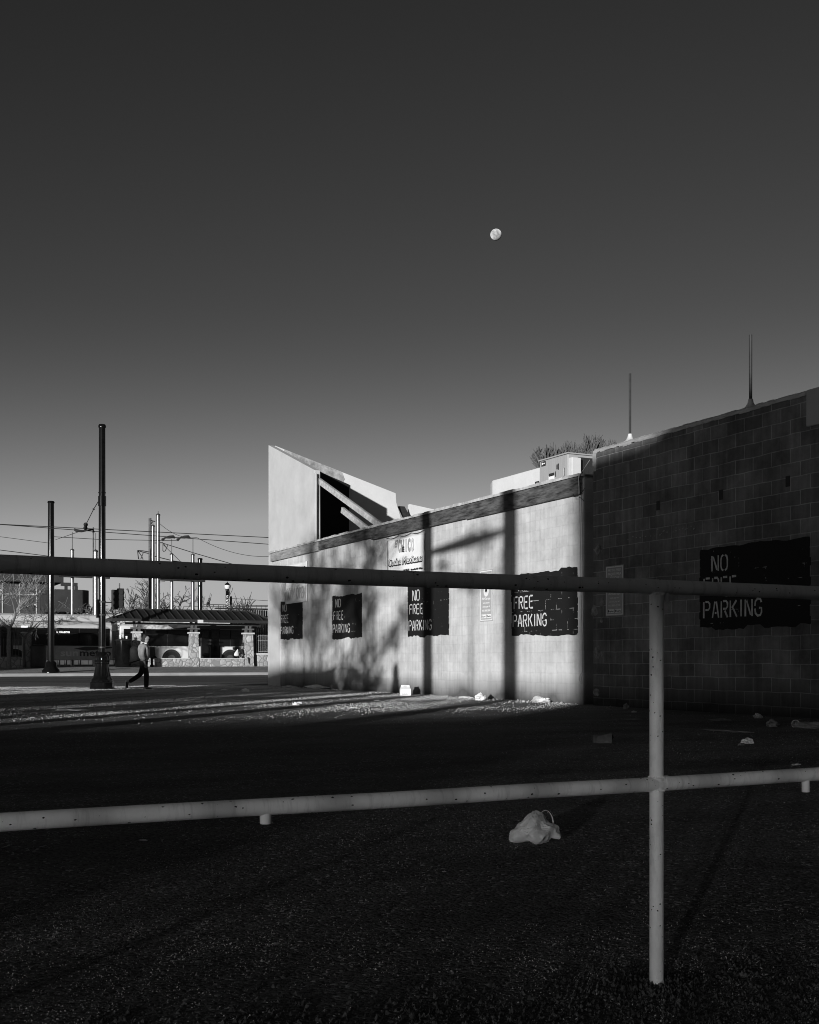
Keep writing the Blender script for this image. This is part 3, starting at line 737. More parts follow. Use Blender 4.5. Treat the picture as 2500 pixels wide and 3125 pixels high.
for (x0, y0, x1, y1, m_) in ((1676, 1446, 1692, 1451, 0), (1699, 1418, 1702, 1432, 0), (1703, 1415, 1706, 1433, 0), (1695, 1439, 1697, 1455, 0)):
    pl = MB(); q0 = onU(x0, y0, UX); q1 = onU(x1, y1, UX); pl.box((UX - 0.006, q1.y, q1.z), (UX - 0.001, q0.y, q0.z))
    pl.build('vent_slot', M_dkmetal, ac)
pl = MB(); q0 = onU(1675, 1453, UX); q1 = onU(1692, 1462, UX); pl.box((UX - 0.006, q1.y, q1.z), (UX - 0.001, q0.y, q0.z)); pl.build('rating_label', M_vinyl, ac)
mb = MB(); mb.tube([onU(x, y, UX - 0.25) for x, y in ((1635, 1484), (1635, 1472), (1644, 1470), (1646, 1476), (1660, 1476.5), (1680, 1475), (1700, 1471))], 0.02, 8); mb.build('drain_pipe', M_ink, ac, smooth=True)
mb = MB(); mb.tube([onU(1720, 1452, UX - 0.04), onU(1720, 1430, UX - 0.04), onU(1722, 1426, UX)], 0.015, 8); mb.build('conduit', M_ac, ac, smooth=True)

# ================================================================== BANNERS AND SIGNS
def banner(px0, px1, ytl, ybl, label, du=0.03):
    u = WU - du; tl = onU(px0, ytl, u); bl = onU(px0, ybl, u); tr = onU(px1, ytl, u)
    t = thing('banner', (u, tl.y, bl.z), label, 'banner')
    mb = MB(); NX, NZ = 16, 16; rr2 = random.Random(px0)
    idx = {}
    for i in range(NX + 1):
        for j in range(NZ + 1):
            x = i / NX; z_ = j / NZ
            wv = 0.008 * math.sin(x * 9 + z_ * 3) + 0.006 * math.sin(z_ * 13 + x * 2) + rr2.uniform(-.002, .002)
            sag = 0.03 * abs(math.sin(x * PI * 3)) if j == NZ else 0
            idx[i, j] = len(mb.v); mb.v.append((u + wv, tl.y + (tr.y - tl.y) * x, bl.z + (tl.z - bl.z) * z_ - sag))
    for i in range(NX):
        for j in range(NZ):
            mb.f.append((idx[i, j], idx[i + 1, j], idx[i + 1, j + 1], idx[i, j + 1]))
    o = mb.build('sheet', M_vinyl, t, smooth=True, fix=False)
    so = o.modifiers.new('s', 'SOLIDIFY'); so.thickness = 0.003
    return t, u, tl, bl, tr
t, u, tl, bl, tr = banner(1181, 1296, 1650, 1768, 'large white vinyl banner lettered for a Mexican kitchen, tied under the eaves board')
W_ = tl.y - tr.y; H_ = tl.z - bl.z; pr = 0.02
def bt(name, s, fx, fz, size, m, width=None, shear=0, bold=0.0, k=1.0, pr_=0.02):
    return text(name, s, m, t, (u, tl.y - fx * W_, bl.z + fz * H_), size * H_, 'U', 'LEFT', 1.0, shear, 0.002, pr_, width * W_ if width else None, bold)
def tpx(name, st, x0, x1, yt, yb, m, shear=0, bold=0.0, pr_=0.02, cap=0.70):
    a = onU(x0, yb, u); c_ = onU(x0, yt, u); e = onU(x1, yb, u)
    return text(name, st, m, t, (u, a.y, a.z), (c_.z - a.z) / cap, 'U', 'LEFT', 1.0, shear, 0.002, pr_, a.y - e.y, bold)
tpx('script_word', 'El', 1206, 1215.5, 1650, 1671, M_faded, 0.25, 0.008)
tpx('faded_letter', 'C', 1217.5, 1224, 1649, 1685.5, M_faded, 0, 0.02)
tpx('faded_letter', 'H', 1225.2, 1233.5, 1648, 1684.5, M_faded, 0, 0.01)
tpx('faded_letter', 'I', 1237, 1241.5, 1646, 1683.5, M_pale, 0, 0.01)
tpx('faded_letter', 'C', 1246, 1253.7, 1645, 1682, M_faded, 0, 0.02)
tpx('faded_letter', 'O', 1256.5, 1265, 1644, 1681, M_pale, 0, 0.02)
tpx('dark_letter', 'E', 1230, 1235.6, 1669.5, 1684, M_ink, 0, 0.012, 0.028)
for st, x0, x1, yt, yb in (('Cocina', 1187, 1226, 1707, 1728, ), ('Mexicana', 1230.5, 1290.5, 1700, 1721)):
    tpx('title_shadow', st, x0 - 1.0, x1, yt + 1, yb + 2.2, M_ink, 0.15, 0.016)
    tpx('title', st, x0 + .6, x1 + .6, yt, yb, M_vinyl, 0.15, 0.001, 0.028)
tpx('opening_hours', 'Mon to Sat. 7:30 - 3:00 pm', 1255.5, 1291, 1736, 1741, M_ink, 0, 0.004)
tpx('opening_heading', 'HORAS', 1232, 1251, 1738.5, 1747, M_ink, 0, 0.006)
mb = MB()
for k in range(4):
    y0 = tl.y - W_ * k / 3
    p = [(u - 0.01, tl.y - W_ * (k + i / 6) / 3, tl.z + 0.07 - 0.05 * math.sin(PI * i / 6)) for i in range(7)] if k < 3 else []
    if p: mb.tube(p, 0.008, 6)
mb.build('tie_cord', M_wire, t)
t, u, tl, bl, tr = banner(869.5, 937, 1726, 1844, 'smaller white banner with faded NOW OPEN lettering by the street corner')
W_ = tl.y - tr.y; H_ = tl.z - bl.z
bt('faded_words', 'NOW OPEN', 0.04, 0.10, 0.42, mat('ghost_ink', 0.60, 0.7, 0.05, 6), 0.90, 0, 0.004)
bt('small_word', 'Mexican', 0.20, 0.60, 0.05, M_ink, 0.25, 0, 0.004)
bt('dark_word', 'Grill', 0.12, 0.66, 0.32, M_ink, 0.80, 0, 0.004)

def parksign(px0, px1, ytl, ybl, u, label):
    tl = onU(px0, ytl, u); bl = onU(px0, ybl, u); tr = onU(px1, ytl, u)
    t = thing('parking_sign', (u, tl.y, bl.z), label, 'sign', 'pay to park notices')
    W_ = tl.y - tr.y; H_ = tl.z - bl.z
    c = 0.05 * W_
    mb = MB(); mb.box((u, tr.y, bl.z), (u + 0.012, tl.y, tl.z)); mb.build('plate', M_signgrey, t, bevel=0.004)
    mb = MB(); e = 0.035 * W_; f = 0.03 * W_
    for (y0, z0, y1, z1) in ((tl.y - f, bl.z + f, tl.y - f - e, tl.z - f), (tr.y + f, bl.z + f, tr.y + f + e, tl.z - f), (tl.y - f - e, bl.z + f, tr.y + f + e, bl.z + f + e), (tl.y - f - e, tl.z - f - e, tr.y + f + e, tl.z - f)):
        mb.box((u - 0.003, y0, z0), (u - 0.0005, y1, z1))
    mb.build('border', M_vinyl, t)
    def tx(s, fz, hz, wd, m=M_vinyl, nm='lettering', x=None):
        x0 = (1 - wd) / 2 if x is None else x
        return text(nm, s, m, t, (u, tl.y - x0 * W_, bl.z + fz * H_), hz * H_ * 1.35, 'U', 'LEFT', 1, 0, 0.001, 0.003, wd * W_, 0.001)
    parts = [tx('PAY TO PARK', 0.885, 0.052, 0.74), tx('PAQUE PARA', 0.81, 0.052, 0.74), tx('APARCAR', 0.735, 0.052, 0.52), tx('AirGarage', 0.42, 0.05, 0.68), tx('text pay to', 0.345, 0.036, 0.52), tx('envie pay al', 0.27, 0.036, 0.56), tx('915-800-2308', 0.19, 0.04, 0.66)]
    mb = MB(); cy = (tl.y + tr.y) / 2; cz = bl.z + 0.585 * H_; rx, rz = 0.2 * W_, 0.105 * H_
    ring = [(math.cos(2 * PI * k / 24), math.sin(2 * PI * k / 24)) for k in range(24)]
    mb.add([(u - 0.002, cy + a * rx, cz + b * rz) for a, b in ring], [tuple(range(24))]); lg = mb.build('emblem', M_vinyl, t, fix=False)
    mb = MB(); mb.prism([(cy - .45 * rx, cz - .1 * rz), (cy + .45 * rx, cz - .1 * rz), (cy + .42 * rx, cz + .2 * rz), (cy + .2 * rx, cz + .55 * rz), (cy - .2 * rx, cz + .55 * rz), (cy - .42 * rx, cz + .2 * rz)], 0, u - 0.005, u - 0.0025)
    for k in (-1, 0, 1): mb.box((u - 0.005, cy + k * .36 * rx - .06 * rx, cz - .35 * rz), (u - 0.0025, cy + k * .36 * rx + .06 * rx, cz - .22 * rz))
    mb.build('emblem_car', M_ink, lg)
    for fx, wd in ((0.12, 'App Store'), (0.53, 'Google Play')):
        mb = MB(); mb.box((u - 0.003, tl.y - fx * W_, bl.z + 0.06 * H_), (u - 0.0005, tl.y - (fx + 0.35) * W_, bl.z + 0.135 * H_)); bd = mb.build('store_badge', M_vinyl, t)
        text('badge_words', wd, M_ink, bd, (u, tl.y - (fx + 0.10) * W_, bl.z + 0.08 * H_), 0.04 * H_, 'U', 'LEFT', 1, 0, 0.001, 0.005, 0.23 * W_)
        mb = MB(); mb.box((u - 0.006, tl.y - (fx + 0.03) * W_, bl.z + 0.075 * H_), (u - 0.0035, tl.y - (fx + 0.08) * W_, bl.z + 0.12 * H_)); mb.build('badge_symbol', M_ink, bd)
    mb = MB()
    for zz in (tl.z - 0.02, bl.z + 0.02): mb.lathe((u, cy, zz), [(0.006, -0.004), (0.006, 0.004)], 8)
    mb.build('screws', M_dkmetal, t)
    return t
parksign(1465, 1503.5, 1742, 1897, WU - 0.02, 'tall narrow pay to park notice on the sunlit wall between two black painted panels')
parksign(1848.6, 1903, 1729, 1881, DU - 0.02, 'tall narrow pay to park notice in shade on the bare block wall')

# ================================================================== RAILING (foreground)
RV = 2.69
PU = onV(2004, 3000, RV).x
rl = thing('pipe_railing', (PU, RV, 0), 'chipped white painted pipe railing crossing the whole foreground', 'railing')
zt1, zt2 = 1.164, 0.589
RR = 0.0212
def rail_pts(z, a, b, n=24, amp=0.0015, seed=1):
    r_ = random.Random(seed); return [(a + (b - a) * k / n, RV + r_.uniform(-amp, amp), z + r_.uniform(-amp, amp)) for k in range(n + 1)]
mb = MB(); mb.tube(rail_pts(zt1, -3.0, 7.2, seed=2), RR, 24); o = mb.build('top_rail', M_rail, rl, smooth=True)
mb = MB(); mb.tube(rail_pts(zt2, -3.0, 7.2, seed=3), RR, 24); mb.build('lower_rail', M_rail, rl, smooth=True)
for k in (-2, -1, 0, 1, 2):
    u = PU + 2.44 * k
    if u > 7.3: continue
    mb = MB(); mb.tube([(u, RV, -0.3), (u, RV, 0.3), (u, RV, 0.8), (u, RV, zt1 - RR * 0.7)], RR * 0.98, 24); po = mb.build('post', M_rail, rl, smooth=True)
    # weld collar of the joint
    if k == 0:
        rr = random.Random(9)
        for zz, up in ((zt1 - RR - 0.004, 0), (zt2 + RR * 0.9, 1), (zt2 - RR * 0.9, 1)):
            mb = MB()
            for j in range(22):
                a = 2 * PI * j / 22
                rock(mb, (u + math.cos(a) * RR, RV + math.sin(a) * RR, zz + 0.008 * abs(math.cos(a)) * (1 if up == 0 else 0)), 0.0042, rr, (1, 1, 1), 1)
            mb.build('weld', M_rail, po)
# stubs of old pipe welded under the rails
def stub(px, y0, y1, z, r_, name='pipe_stub', dv=0.0):
    p = onV(px, y0, RV + dv); q = onV(px, y1, RV + dv)
    mb = MB(); mb.tube([(p.x, RV + dv, z - RR * 0.5), (p.x, RV + dv, q.z + 0.002), (p.x, RV + dv, q.z)], [r_, r_, r_ * 0.93], 18)
    mb.build(name, M_rail, rl, smooth=True)
stub(811, 2483, 2514, zt2, 0.0145)
stub(2459, 2392, 2417, zt2, 0.0125)
stub(2031, 1805, 1838, zt1, 0.0115)
# collar on the right of the post at lower rail
mb = MB(); mb.tube([(PU + RR, RV, zt2), (PU + RR + 0.018, RV, zt2)], RR * 1.08, 20); mb.build('joint_collar', M_rail, rl, smooth=True)
# ================================================================== GRAVEL AND MULCH (stuff)
def stones(name, label, N, fn, m, seed):
    rs = np.random.RandomState(seed)
    V = []; Fc = []
    base = np.array([(1, 0, -.4), (0.2, 1, -.4), (-1, .3, -.4), (-.2, -1, -.4), (0.1, 0.1, 0.75), (-0.3, 0.3, 0.5)])
    faces = [(0, 1, 4), (1, 5, 4), (1, 2, 5), (2, 3, 5), (3, 4, 5), (3, 0, 4)]
    P, Rz = fn(rs, N)
    ang = rs.rand(len(P)) * 2 * PI
    ca, sa = np.cos(ang), np.sin(ang)
    jit = 1 + (rs.rand(len(P), 6, 3) - 0.5) * 1.1
    v = base[None] * jit
    x = (v[:, :, 0] * ca[:, None] - v[:, :, 1] * sa[:, None]) * Rz[:, None] + P[:, 0:1]
    y = (v[:, :, 0] * sa[:, None] + v[:, :, 1] * ca[:, None]) * Rz[:, None] * 0.8 + P[:, 1:2]
    z_ = v[:, :, 2] * Rz[:, None] * 1.15 + Rz[:, None] * 0.25
    Vv = np.stack([x, y, z_], 2).reshape(-1, 3)
    n = len(P)
    Ff = (np.array(faces)[None] + (np.arange(n) * 6)[:, None, None]).reshape(-1, 3)
    me = bpy.data.meshes.new(name); me.from_pydata(Vv.tolist(), [], Ff.tolist()); me.update(); me.materials.append(m)
    o = bpy.data.objects.new(name, me); COL.objects.link(o)
    return tag(o, label, None, None, 'stuff')
def fan(rs, N, y0, y1, pmin=0, pmax=2500, k=1.0):
    Y = 1 / (rs.rand(N) * (1 / y0 - 1 / y1) + 1 / y1) if k else y0 + rs.rand(N) * (y1 - y0)
    X = (pmin + rs.rand(N) * (pmax - pmin) - 1250) / F * Y * 1.1
    return np.stack([X * CY + Y * SY, -X * SY + Y * CY], 1), Y
def f1(rs, N):
    P, Y = fan(rs, N, 2.6, 22)
    # clumpy
    g = np.sin(P[:, 0] * 1.3 + 1) * np.sin(P[:, 1] * 1.9) + np.sin(P[:, 0] * 3.7) * np.sin(P[:, 1] * 4.1 + 2) * 0.6
    keep = rs.rand(N) < np.clip(0.5 + 0.45 * g, 0.12, 1)
    P = P[keep]; Y = Y[keep]
    r = (0.0007 + 0.0022 * rs.rand(len(P)) ** 5) * (0.8 + 0.13 * Y)
    return P, r
stones('gravel', 'loose pale grit scattered over the dark asphalt', 120000, f1, M_gravel, 3)
def f2(rs, N):
    P, Y = fan(rs, N, 2.7, 4.3, 100, 2700)
    px = 1250 + F * (P[:, 0] * CY - P[:, 1] * SY) / Y; py = HOR + F * CAMH / Y
    lim = 2985 - (px - 1900) * 0.12 + 40 * np.sin(px * 0.013) + rs.randn(N) * 50
    keep = py > lim
    P = P[keep]; r = 0.0025 + 0.008 * rs.rand(len(P)) ** 3
    q = rs.randn(1500, 2) * 0.06 + np.array([PU, RV]); P = np.concatenate([P, q]); r = np.concatenate([r, 0.003 + 0.009 * rs.rand(1500) ** 2])
    return P, r
stones('mulch', 'dark clods and bark mulch around the foot of the railing post', 26000, f2, M_clod, 4)
def f4(rs, N):
    u = -14 + rs.rand(N) * 28.2; v = 17 + rs.rand(N) ** 0.8 * 26
    a = R(46); p_ = u * math.cos(a) - v * math.sin(a); q_ = u * math.sin(a) + v * math.cos(a)
    g = np.sin(p_ * 1.9 + np.sin(q_ * .23) * 1.4) + .8 * np.sin(p_ * 4.7 + q_ * .31) + .7 * np.sin(u * .9 + v * .55) + .5 * np.sin(v * 2.1 + u * .4)  # streaks run along the sun direction, brightening the lit ground
    keep = rs.rand(N) < np.clip(.42 + .38 * g, .03, 1) * np.clip((v - 17) / 4, 0, 1)
    return np.stack([u[keep], v[keep]], 1), (0.006 + 0.012 * rs.rand(keep.sum()) ** 2)
stones('grit', 'pale grit and sand, streaked to brighten the sunlit lot beside the wall', 280000, f4, mat('pale_grit', .38, .9, .35, 8), 6)
def f3(rs, N):
    v = 20.5 + rs.rand(N) * 20; u = WU - np.abs(rs.randn(N)) * 0.28
    return np.stack([u, v], 1), 0.010 + 0.03 * rs.rand(N) ** 3
stones('rubble', 'crumbs of fallen plaster along the foot of the wall', 900, f3, M_dirt, 5)

# ================================================================== LITTER
def crumple(name, px, py, size, m, label, cat, group=None, hgt=0.5, seed=1, el=(1, 0.7)):
    rs = random.Random(seed); p = onG(px, py)
    import bmesh
    bm = bmesh.new(); bmesh.ops.create_icosphere(bm, subdivisions=3, radius=1)
    ph = [rs.uniform(0, 6) for _ in range(9)]
    for v in bm.verts:
        c = v.co
        k = 1 + .28 * math.sin(c.x * 4 + ph[0]) * math.sin(c.y * 5 + ph[1]) + .2 * math.sin(c.z * 7 + ph[2] + c.x * 5) + .16 * abs(math.sin(c.y * 9 + ph[3] + c.z * 4)) + rs.uniform(-.05, .05)
        v.co = 0.7 * Vector((c.x * k * el[0], c.y * k * el[1], max(c.z * k * hgt, -hgt * 0.55))) * size
    mn_z = min(v.co.z for v in bm.verts)
    me = bpy.data.meshes.new(name); bm.to_mesh(me); bm.free(); me.materials.append(m)
    o = bpy.data.objects.new(name, me); COL.objects.link(o); o.location = (p.x, p.y, -mn_z - 0.003); o.rotation_euler = (0, 0, rs.uniform(0, 6))
    return tag(o, label, cat, group)
# the plastic bag: draped sheet with peaks and a translucent handle loop
import bmesh as bmesh_mod
def plastic_bag():
    p = onG(1635, 2568); t = thing('plastic_bag', p, 'crumpled whitish plastic bag on the dark asphalt below the lower rail', 'bag')
    r = Vector((CY, -SY, 0)); f = Vector((SY, CY, 0))
    rs = random.Random(5); Y = p.x * SY + p.y * CY; s = Y / F
    # soft union of lumps (offset along the picture, height, reach; all in metres), then crumpled by ridged noise
    LP = [(-8, 34, 0, 34), (-32, 26, .02, 28), (-58, 17, -.02, 19), (2, 66, 0, 20), (-18, 56, .01, 18), (22, 34, 0, 27), (48, 34, .01, 17), (66, 18, -.01, 11), (10, 10, -.05, 20)]
    L3 = [(Vector((a * s, d, h * s)), rr_ * s) for a, h, d, rr_ in LP]
    def field(q):
        return sum(math.exp(-((q.x - c.x) ** 2 + (q.z - c.z) ** 2 + ((q.y - c.y) * .62) ** 2) / (rr_ * rr_) * 1.15) for c, rr_ in L3)
    bm = bmesh_mod.new(); bmesh_mod.ops.create_icosphere(bm, subdivisions=6, radius=1.0)
    c0 = Vector((-3 * s, 0, 30 * s)); mb = MB()
    for v in bm.verts:
        dd = v.co.normalized(); t_ = .16
        while t_ > .004 and field(c0 + dd * t_) < .42: t_ -= .0025
        q = c0 + dd * t_
        n_ = 0
        for fr, am in ((9, .045), (20, .022), (44, .006)):
            n_ += (0.28 - abs(mnoise.noise(q * fr + Vector((3.1, 1.7, fr))))) * am
        q = q + dd * n_
        q.z = max(q.z, .001 + .002 * abs(mnoise.noise(q * 40)))
        w_ = p + r * q.x + f * q.y + Vector((0, 0, q.z)); mb.v.append(tuple(w_))
    mb.f = [tuple(v.index for v in fc.verts) for fc in bm.faces]; bm.free()
    mb.build('bag_body', M_bag, t, smooth=True, fix=False)
    pts = []
    for k in range(11):
        a = PI * (1.0 - k / 10); cx, cy_ = 1668, 0
        pts.append(p + r * ((1668 + 24 * math.cos(a) - 1635) * s) + f * 0.04 + Vector((0, 0, (46 + 46 * math.sin(a)) * s)))
    mb = MB(); mb.tube(pts, [.006, .004, .003, .0025, .002, .002, .002, .0025, .003, .004, .006], 6); mb.build('handle', M_bag, t, smooth=True)
plastic_bag()
# white take-away carton with a gable handle
def carton():
    p = onG(1237, 2122.5); Y = p.x * SY + p.y * CY; s = Y / F
    t = thing('takeaway_carton', p, 'white gable topped takeaway carton standing at the foot of the sunlit wall', 'carton', rz=-YAW + R(6))
    w2 = 16 * s; d2 = w2 * 0.75; h1 = 19 * s; h2 = 27 * s; h3 = 32 * s
    mb = MB(); mb.box((-w2, -d2, 0), (w2, d2, h1))
    mb.add([(-w2, -d2, h1), (w2, -d2, h1), (w2, d2, h1), (-w2, d2, h1), (-w2 * .85, -.01, h2), (w2 * .85, -.01, h2), (w2 * .85, .01, h2), (-w2 * .85, .01, h2)], [(0, 1, 5, 4), (1, 2, 6, 5), (2, 3, 7, 6), (3, 0, 4, 7)])
    mb.build('box', M_paper, t, world=False)
    mb = MB(); mb.prism([(-w2 * .85, h2), (-w2 * .8, h3 - .01), (-w2 * .7, h3), (w2 * .7, h3), (w2 * .8, h3 - .01), (w2 * .85, h2)], 1, -0.006, 0.006); hd = mb.build('handle', M_paper, t, world=False)
    mb = MB(); mb.prism([(-w2 * .35, h2 + .01), (-w2 * .35, h2 + .025), (w2 * .3, h2 + .025), (w2 * .3, h2 + .01)], 1, -0.009, -0.0065); mb.build('slot', M_ink, hd, world=False)
    mb = MB(); mb.add([(-w2 * .7, -d2 - .002, h1 * .86), (-w2 * .1, -d2 - .002, h1 * .70), (w2 * .05, -d2 - .002, h1 * .68), (-w2 * .1, -d2 - .002, h1 * .74)], [(0, 1, 2, 3)]); mb.build('torn_edge', M_ink, t, world=False, fix=False)
    mb = MB()
    for k in range(6): mb.box((-w2 * .7 + k * w2 * .2, -d2 - .003, h1 * .1), (-w2 * .6 + k * w2 * .2, -d2 - .001, h1 * (.3 if k % 2 else .38)))
    mb.build('printing', M_faded, t, world=False)
carton()
# foam cup on its side
def cup():
    p = onG(2428, 2220); Y = p.x * SY + p.y * CY; s = Y / F
    t = thing('paper_cup', p + Vector((0, 0, 11 * s)), 'printed paper cup lying on its side by the bare block wall', 'cup', rz=-YAW + R(-35))
    ob = MB(); prof = [(0.0, 0), (11 * s, 0), (11 * s, .002), (9 * s, 18 * s), (0, 18 * s)]
    L_ = 24 * s; r1, r2 = 11.5 * s, 7.5 * s; n = 24
    for (ra, xa) in ((r1, 0), (r2, L_), ): pass
    for x_, ra in ((0, r1), (L_, r2)):
        for k in range(n): a = 2 * PI * k / n; ob.v.append((math.cos(a) * ra, x_, math.sin(a) * ra))
    for k in range(n): ob.f.append((k, (k + 1) % n, n + (k + 1) % n, n + k))
    ob.f.append(tuple(range(n, 2 * n)))
    o = ob.build('cup_wall', mat('cup_paper', 0.3, 0.7, 0.5, 60, c2=0.6), t, world=False, smooth=True, fix=False); so = o.modifiers.new('s', 'SOLIDIFY'); so.thickness = 0.002
    mb = MB(); mb.tube([(math.cos(2 * PI * k / n) * r1, 0, math.sin(2 * PI * k / n) * r1) for k in range(n + 1)], 1.3 * s, 6, cap=False); mb.build('rim', M_paper, t, world=False, smooth=True)
    mb = MB(); mb.tube([(math.cos(2 * PI * k / n) * r1 * .97, 5 * s, math.sin(2 * PI * k / n) * r1 * .97) for k in range(n + 1)], 0.7 * s, 6, cap=False); mb.build('printed_band', M_paper, t, world=False, smooth=True)
cup()
# dull faceted box lying in the lot
def brickbox():
    p = onG(1840, 2267); Y = p.x * SY + p.y * CY; s = Y / F
    t = thing('crushed_box', p, 'dull grey crushed cardboard box lying in the dark part of the lot', 'box', rz=-YAW + R(12))
    mb = MB(); mb.add([(-26 * s, -.05, .0), (20 * s, -.09, 0), (26 * s, .08, 0), (-20 * s, .12, 0), (-27 * s, -.04, 12 * s), (-20 * s, -.06, 22 * s), (22 * s, -.07, 31 * s), (25 * s, .1, 26 * s), (-18 * s, .12, 24 * s)],
        [(0, 3, 2, 1), (0, 1, 6, 5, 4), (1, 2, 7, 6), (2, 3, 8, 7), (3, 0, 4, 5, 8), (5, 6, 7, 8)])
    mb.build('carton_body', mat('grey_card', 0.16, 0.9, 0.3, 10), t, world=False, fix=True)
    mb = MB(); mb.add([(22 * s, -.075, 30 * s), (34 * s, -.02, 16 * s), (30 * s, .04, 6 * s), (25.5 * s, .03, 20 * s)], [(0, 1, 2, 3)]); o = mb.build('flap', M_clod, t, world=False, fix=False)
    so = o.modifiers.new('s', 'SOLIDIFY'); so.thickness = 0.004
brickbox()
G_ = 'litter scattered on the lot'
crumple('crumpled_napkin', 2280, 2269, 0.10, M_paper, 'crumpled white napkin alone in the dark lot right of the post', 'paper', G_, 0.55, 2)
crumple('scrap', 2262, 2274, 0.07, M_dull, 'small grey scrap beside the crumpled napkin', 'scrap', G_, 0.3, 3, (1.3, .6))
crumple('paper_bag', 2357, 2217, 0.14, M_dull, 'grey crumpled paper bag left of the fallen cup', 'bag', G_, 0.6, 4)
crumple('torn_wrapper', 2473, 2222, 0.22, M_dull, 'torn grey wrapper right of the fallen cup at the picture edge', 'wrapper', G_, 0.35, 5, (1.5, .6))
crumple('plastic_bottle', 2196, 2200, 0.13, M_dull, 'flattened bottle with pale bands near the foot of the block wall', 'bottle', G_, 0.3, 6, (1.7, .5))
crumple('foil_ball', 2312, 2192, 0.09, M_paper, 'small pale ball of foil near the block wall', 'litter', G_, 0.8, 7)
crumple('cardboard_scrap', 2218, 2232, 0.24, M_dull, 'long flat shredded cardboard in front of the flattened bottle', 'cardboard', G_, 0.08, 8, (1.8, .7))
crumple('paper_cup', 1912, 2164, 0.09, M_dull, 'small upright grey cup near the wall left of the post', 'cup', G_, 1.0, 9, (.8, .8))
crumple('paper_scrap', 1935, 2174, 0.07, M_paper, 'white paper scrap touching the left side of the post', 'paper', G_, 0.4, 10)
crumple('flattened_wrapper', 1914, 2197, 0.2, M_dull, 'flat grey wrapper in the lot left of the post', 'wrapper', G_, 0.1, 11, (1.6, .5))
crumple('paper_scrap', 2430, 2334, 0.08, M_paper, 'thin white paper sliver above the lower rail at right', 'paper', G_, 0.15, 12, (1.6, .5))
crumple('paper_scrap', 1356, 2660, 0.018, M_paper, 'tiny white scrap on the near asphalt left of the plastic bag', 'paper', G_, 0.3, 13)
crumple('paper_scrap', 438, 2565, 0.022, M_paper, 'tiny white curl on the near asphalt at left', 'paper', G_, 0.4, 14, (1.5, .5))
crumple('twig', 1690, 2883, 0.018, M_paper, 'short pale twig on the near asphalt below the plastic bag', 'twig', G_, 0.2, 15, (2, .3))
crumple('paper_cup', 1466, 2137, 0.17, M_paper, 'white cup half crushed against the wall between the two pole shadows', 'cup', G_, 0.8, 16)
crumple('white_sack', 1650, 2143, 0.3, M_bag, 'long pale plastic sack slumped at the wall foot near the dark corner', 'sack', G_, 0.35, 17, (2.0, .6))
crumple('paper_scrap', 1420, 2131, 0.16, M_paper, 'white paper scrap at the wall foot right of the carton', 'paper', G_, 0.3, 18, (1.5, .7))
crumple('paper_heap', 970, 2102, 0.42, M_paper, 'long heap of white paper against the wall foot near the street corner', 'paper', G_, 0.28, 19, (2.4, .6))
crumple('paper_heap', 885, 2099, 0.3, M_dirt, 'low pale heap of plaster nearest the street corner', 'debris', G_, 0.25, 20, (2.4, .6))
crumple('paper_scrap', 1140, 2113, 0.18, M_paper, 'flat white scrap at the wall foot left of the carton', 'paper', G_, 0.12, 21, (1.8, .6))
crumple('paper_scrap', 1152, 2138, 0.15, M_paper, 'flat white scrap on the sunlit ground in front of the carton', 'paper', G_, 0.12, 22, (1.6, .6))
crumple('paper_scrap', 1080, 2161, 0.12, M_paper, 'white scrap farthest forward on the sunlit ground', 'paper', G_, 0.2, 23)
crumple('paper_scrap', 748, 2111, 0.22, M_paper, 'white bag scrap on the sunlit ground left of the building corner', 'paper', G_, 0.35, 24)
crumple('paper_scrap', 640, 2117, 0.18, M_paper, 'flat white scrap at the edge of the sunlit strip', 'paper', G_, 0.12, 25, (1.8, .6))
crumple('paper_scrap', 686, 2106, 0.14, M_paper, 'white scrap in the dark strip of road left of the corner', 'paper', G_, 0.15, 26, (1.5, .6))
crumple('paper_scrap', 220, 2168, 0.22, M_paper, 'flat white scrap on the sunlit strip in front of the big pole', 'paper', G_, 0.1, 27, (1.8, .8))
crumple('paper_scrap', 903, 2152, 0.10, M_paper, 'white ball of paper left of its twin on the sunlit ground', 'paper', G_, 0.6, 28)
crumple('paper_scrap', 916, 2148, 0.07, M_paper, 'small white ball of paper right of its twin on the sunlit ground', 'paper', G_, 0.6, 29)

# ================================================================== MOON
rm = ray(1514, 716).normalized(); Dm = 2500
mb = MB(); mo = None
import bmesh
bm = bmesh.new(); bmesh.ops.create_uvsphere(bm, u_segments=48, v_segments=24, radius=Dm * math.tan(R(0.262)))
me = bpy.data.meshes.new('moon'); bm.to_mesh(me); bm.free(); me.materials.append(M_moon)
for p in me.polygons: p.use_smooth = True
mo = bpy.data.objects.new('moon', me); COL.objects.link(mo); mo.location = Vector((0, 0, CAMH)) + rm * Dm
tag(mo, 'pale nearly full moon high in the dark sky above the roof', 'moon')

